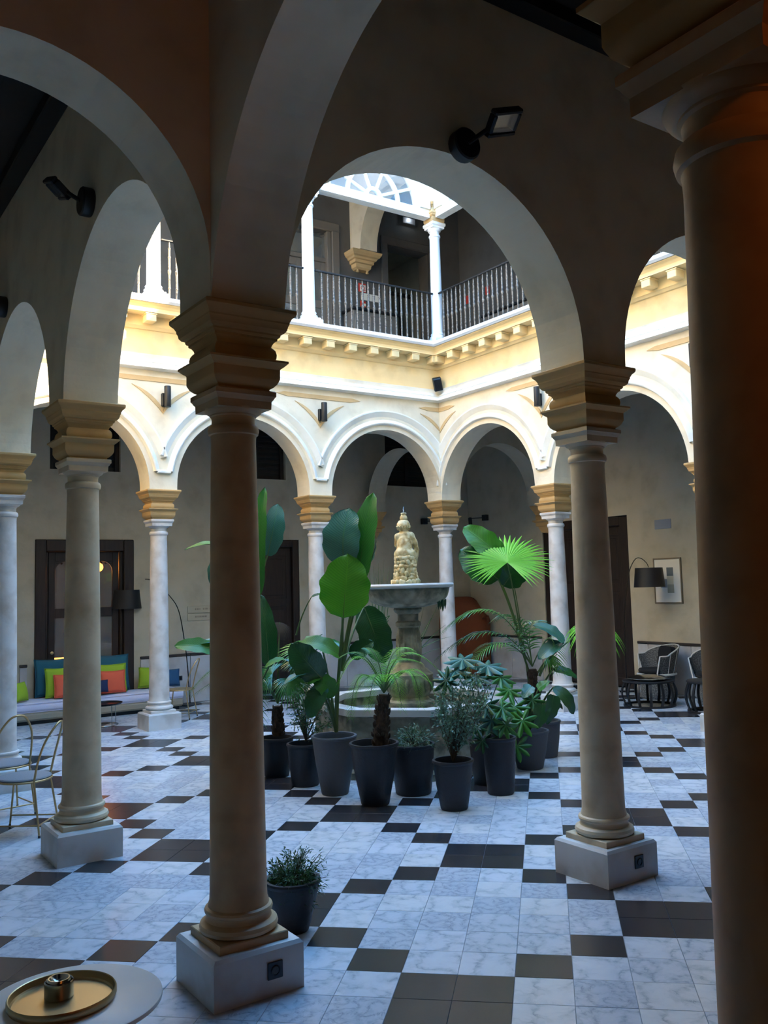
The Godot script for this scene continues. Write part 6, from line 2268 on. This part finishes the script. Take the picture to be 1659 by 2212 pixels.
	lf(t, "heart", V(4.93, 0.85, -2.9), V(5.03, 0.94, -2.81), V(-0.12, 0.86, 0.5), 0.19, 0.05, M.leaf_mid)
	stalk(t, V(4.84, 0.4, -2.98), V(4.93, 0.85, -2.9), 0.012)
	lf(t, "heart", V(4.81, 0.9, -2.87), V(4.7, 0.77, -2.91), V(-0.56, 0.69, 0.45), 0.21, 0.05, M.leaf_blue)
	stalk(t, V(4.84, 0.4, -2.98), V(4.81, 0.9, -2.87), 0.012)
	lf(t, "heart", V(4.86, 0.71, -2.76), V(4.77, 0.45, -2.77), V(-0.47, 0.29, 0.84), 0.26, 0.05, M.leaf_dark)
	stalk(t, V(4.84, 0.4, -2.98), V(4.86, 0.71, -2.76), 0.012)
	t = pot("potted_palm", "tallest plant on the right, bright fan leaf and big fronds on long stalks", 5.42, -3.34, 0.19, 0.14, 0.42, M.pot_grey)
	trunk(t, V(5.36, 0.31, -3.4), V(5.33, 1.01, -3.42), 0.055, 0.05)
	fan(t, V(5.09, 2.27, -3.51), V(-0.37, 0.77, 0.52), V(0.05, 1, 0.04), 0.63, 290, 44, 0.12, M.blade_lime)
	stalk(t, V(5.26, 1.2, -3.49), V(5.09, 2.27, -3.51), 0.009)
	lf(t, "paddle", V(5.18, 2.33, -3.7), V(4.85, 2.73, -4.01), V(-0.65, 0.52, 0.56), 0.32, 0.05, M.leaf_bright)
	lf(t, "round", V(5.11, 2.07, -3.7), V(4.78, 2.45, -4.01), V(-0.7, 0.31, 0.64), 0.41, 0.04, M.leaf_dark)
	stalk(t, V(5.26, 1.2, -3.49), V(5.11, 2.07, -3.7), 0.012)
	lf(t, "round", V(5.21, 1.99, -3.74), V(5.39, 2.32, -3.57), V(-0.27, 0.3, 0.91), 0.35, 0.04, M.leaf_dark)
	stalk(t, V(5.26, 1.2, -3.49), V(5.21, 1.99, -3.74), 0.012)
	stalk(t, V(5.39, 0.37, -3.37), V(5.26, 1.2, -3.49), 0.016)
	stalk(t, V(5.32, 0.39, -3.43), V(5.28, 1.97, -3.61), 0.008)
	frond(t, V(5.34, 1.04, -3.42), V(5, 1.81, -3.6), V(4.5, 1.54, -3.93), 0.35, 26, 0.022, M.blade_mid)
	frond(t, V(5.34, 1.04, -3.42), V(4.9, 1.57, -3.55), V(4.38, 1.23, -3.91), 0.31, 24, 0.022, M.blade_dark)
	frond(t, V(5.34, 1.04, -3.42), V(4.87, 1.44, -3.44), V(4.43, 1.03, -3.59), 0.30, 24, 0.022, M.blade_mid)
	frond(t, V(5.34, 1.04, -3.42), V(5.32, 1.63, -3.57), V(5.19, 1.61, -3.83), 0.26, 20, 0.020, M.blade_dark)
	frond(t, V(5.34, 1.04, -3.42), V(5.51, 1.47, -3.25), V(5.48, 1.04, -3.14), 0.22, 20, 0.018, M.blade_mid)
	frond(t, V(5.34, 1.04, -3.42), V(5.45, 1.57, -3.58), V(5.64, 1.51, -3.54), 0.22, 18, 0.018, M.blade_dark)
	fan(t, V(5.93, 1.5, -2.99), V(-0.16, 0.96, 0.24), V(0.03, 1, 0.02), 0.44, 320, 36, 0.75, M.blade_lime)
	stalk(t, V(5.39, 0.98, -3.36), V(5.93, 1.5, -2.99), 0.009)
	fan(t, V(5.48, 1.15, -3.28), V(-0.04, 0.81, 0.59), V(0.45, -0.78, 0.43), 0.21, 200, 18, 0.50, M.blade_mid)
	stalk(t, V(5.35, 0.88, -3.4), V(5.48, 1.15, -3.28), 0.009)
	lf(t, "paddle", V(5.54, 1.32, -3.08), V(5.29, 1.55, -3.32), V(-0.04, 0.81, 0.59), 0.22, 0.10, M.leaf_blue)
	stalk(t, V(5.39, 0.93, -3.36), V(5.54, 1.32, -3.08), 0.012)
	lf(t, "paddle", V(5.52, 1.32, -3.11), V(5.25, 1.15, -3.22), V(-0.18, 0.78, 0.59), 0.19, 0.08, M.leaf_blue)
	lf(t, "paddle", V(5.44, 1.01, -3.18), V(5.64, 0.92, -2.99), V(-0.2, 0.87, 0.45), 0.16, 0.08, M.leaf_dark)
	stalk(t, V(5.39, 0.71, -3.37), V(5.44, 1.01, -3.18), 0.012)
	lf(t, "paddle", V(5.37, 0.82, -3.11), V(5.54, 0.52, -2.95), V(-0.23, 0.42, 0.88), 0.17, 0.16, M.leaf_dark)
	stalk(t, V(5.39, 0.55, -3.36), V(5.37, 0.82, -3.11), 0.012)
	lf(t, "paddle", V(5.35, 0.7, -3.13), V(5.44, 0.57, -3.04), V(-0.25, 0.64, 0.73), 0.06, 0.10, M.leaf_dark)
	stalk(t, V(5.39, 0.55, -3.36), V(5.35, 0.7, -3.13), 0.012)
	t = pot("potted_aralia", "blue-green lobed leaves spreading above the right of the basin", 3.99, -2.73, 0.16, 0.12, 0.46, M.pot_black)
	aralia(t, V(3.84, 1.26, -2.85), V(-0.27, 0.94, 0.22), V(-0.47, -0.8, -0.39), 0.22, M.leaf_blue)
	stalk(t, V(3.98, 0.47, -2.74), V(3.84, 1.26, -2.85), 0.006)
	aralia(t, V(3.72, 1.15, -2.83), V(-0.32, 0.94, 0.12), V(-0.63, -0.58, -0.52), 0.21, M.leaf_blue)
	stalk(t, V(3.98, 0.47, -2.74), V(3.72, 1.15, -2.83), 0.006)
	aralia(t, V(4.03, 1.19, -2.69), V(-0.11, 0.94, 0.32), V(0.47, -0.79, 0.39), 0.22, M.leaf_blue)
	stalk(t, V(3.98, 0.47, -2.74), V(4.03, 1.19, -2.69), 0.006)
	aralia(t, V(3.85, 1.09, -2.65), V(-0.23, 0.91, 0.33), V(-0.03, -1, -0.02), 0.19, M.leaf_dark)
	stalk(t, V(3.98, 0.47, -2.74), V(3.85, 1.09, -2.65), 0.006)
	aralia(t, V(3.58, 1.07, -2.81), V(-0.85, 0.39, 0.36), V(-0.4, -0.85, -0.33), 0.18, M.leaf_dark)
	stalk(t, V(3.98, 0.47, -2.74), V(3.58, 1.07, -2.81), 0.006)
	aralia(t, V(4.07, 1.08, -2.53), V(-0.04, 0.81, 0.59), V(0.53, -0.72, 0.44), 0.18, M.leaf_mid)
	stalk(t, V(3.98, 0.47, -2.74), V(4.07, 1.08, -2.53), 0.006)
	t = pot("potted_papyrus", "thin reedy plant behind the fountain bowl", 5.19, -5.28, 0.18, 0.14, 0.5, M.pot_black)
	blade(t, V(4.61, 1.64, -5.71), V(4.57, 2.37, -5.74), 0.008, M.blade_dark)
	blade(t, V(4.64, 1.64, -5.69), V(4.62, 2.31, -5.7), 0.008, M.blade_dark)
	blade(t, V(4.67, 1.63, -5.67), V(4.68, 2.34, -5.66), 0.008, M.blade_dark)
	blade(t, V(4.7, 1.63, -5.64), V(4.74, 2.39, -5.61), 0.008, M.blade_dark)
	blade(t, V(4.73, 1.63, -5.62), V(4.79, 2.3, -5.57), 0.008, M.blade_dark)
	blade(t, V(4.76, 1.63, -5.6), V(4.83, 2.24, -5.54), 0.008, M.blade_dark)
	blade(t, V(4.68, 1.63, -5.66), V(4.65, 2.22, -5.68), 0.008, M.blade_dark)
	blade(t, V(4.72, 1.63, -5.63), V(4.7, 2.25, -5.64), 0.008, M.blade_dark)
	blade(t, V(5.09, 1.19, -5.35), V(5.33, 1.8, -5.17), 0.008, M.blade_dark)
	blade(t, V(5.07, 1.13, -5.37), V(5.39, 1.49, -5.13), 0.008, M.blade_dark)
	blade(t, V(5.06, 1.19, -5.38), V(5.25, 1.61, -5.23), 0.008, M.blade_dark)
	blade(t, V(5.08, 1.07, -5.36), V(5.36, 1.18, -5.16), 0.008, M.blade_dark)
	blade(t, V(5.07, 1.25, -5.37), V(5.16, 1.74, -5.3), 0.008, M.blade_dark)
	blade(t, V(5.12, 1.19, -5.33), V(5.45, 1.33, -5.09), 0.008, M.blade_dark)
	blade(t, V(4.78, 1.63, -5.58), V(4.42, 1.33, -5.85), 0.008, M.blade_dark)
	blade(t, V(4.79, 1.63, -5.58), V(4.49, 1.15, -5.79), 0.008, M.blade_dark)
	blade(t, V(4.77, 1.57, -5.59), V(4.57, 1.02, -5.74), 0.008, M.blade_dark)
	t = pot("potted_shrub", "low curly green shrub in a dark pot behind the socketed plinth", 0.57, -0.48, 0.17, 0.1, 0.3, M.pot_black, "")
	bush(t, V(0.57, 0.18, -0.48), V(0.57, 0.28, -0.48), V(0.18, 0.17, 0.18), 2200, 0.004, 0.035, M.shrub_dark, 6)
	bush(t, V(0.57, 0.18, -0.48), V(0.63, 0.32, -0.45), V(0.16, 0.15, 0.16), 900, 0.003, 0.040, M.shrub_grey, 7)
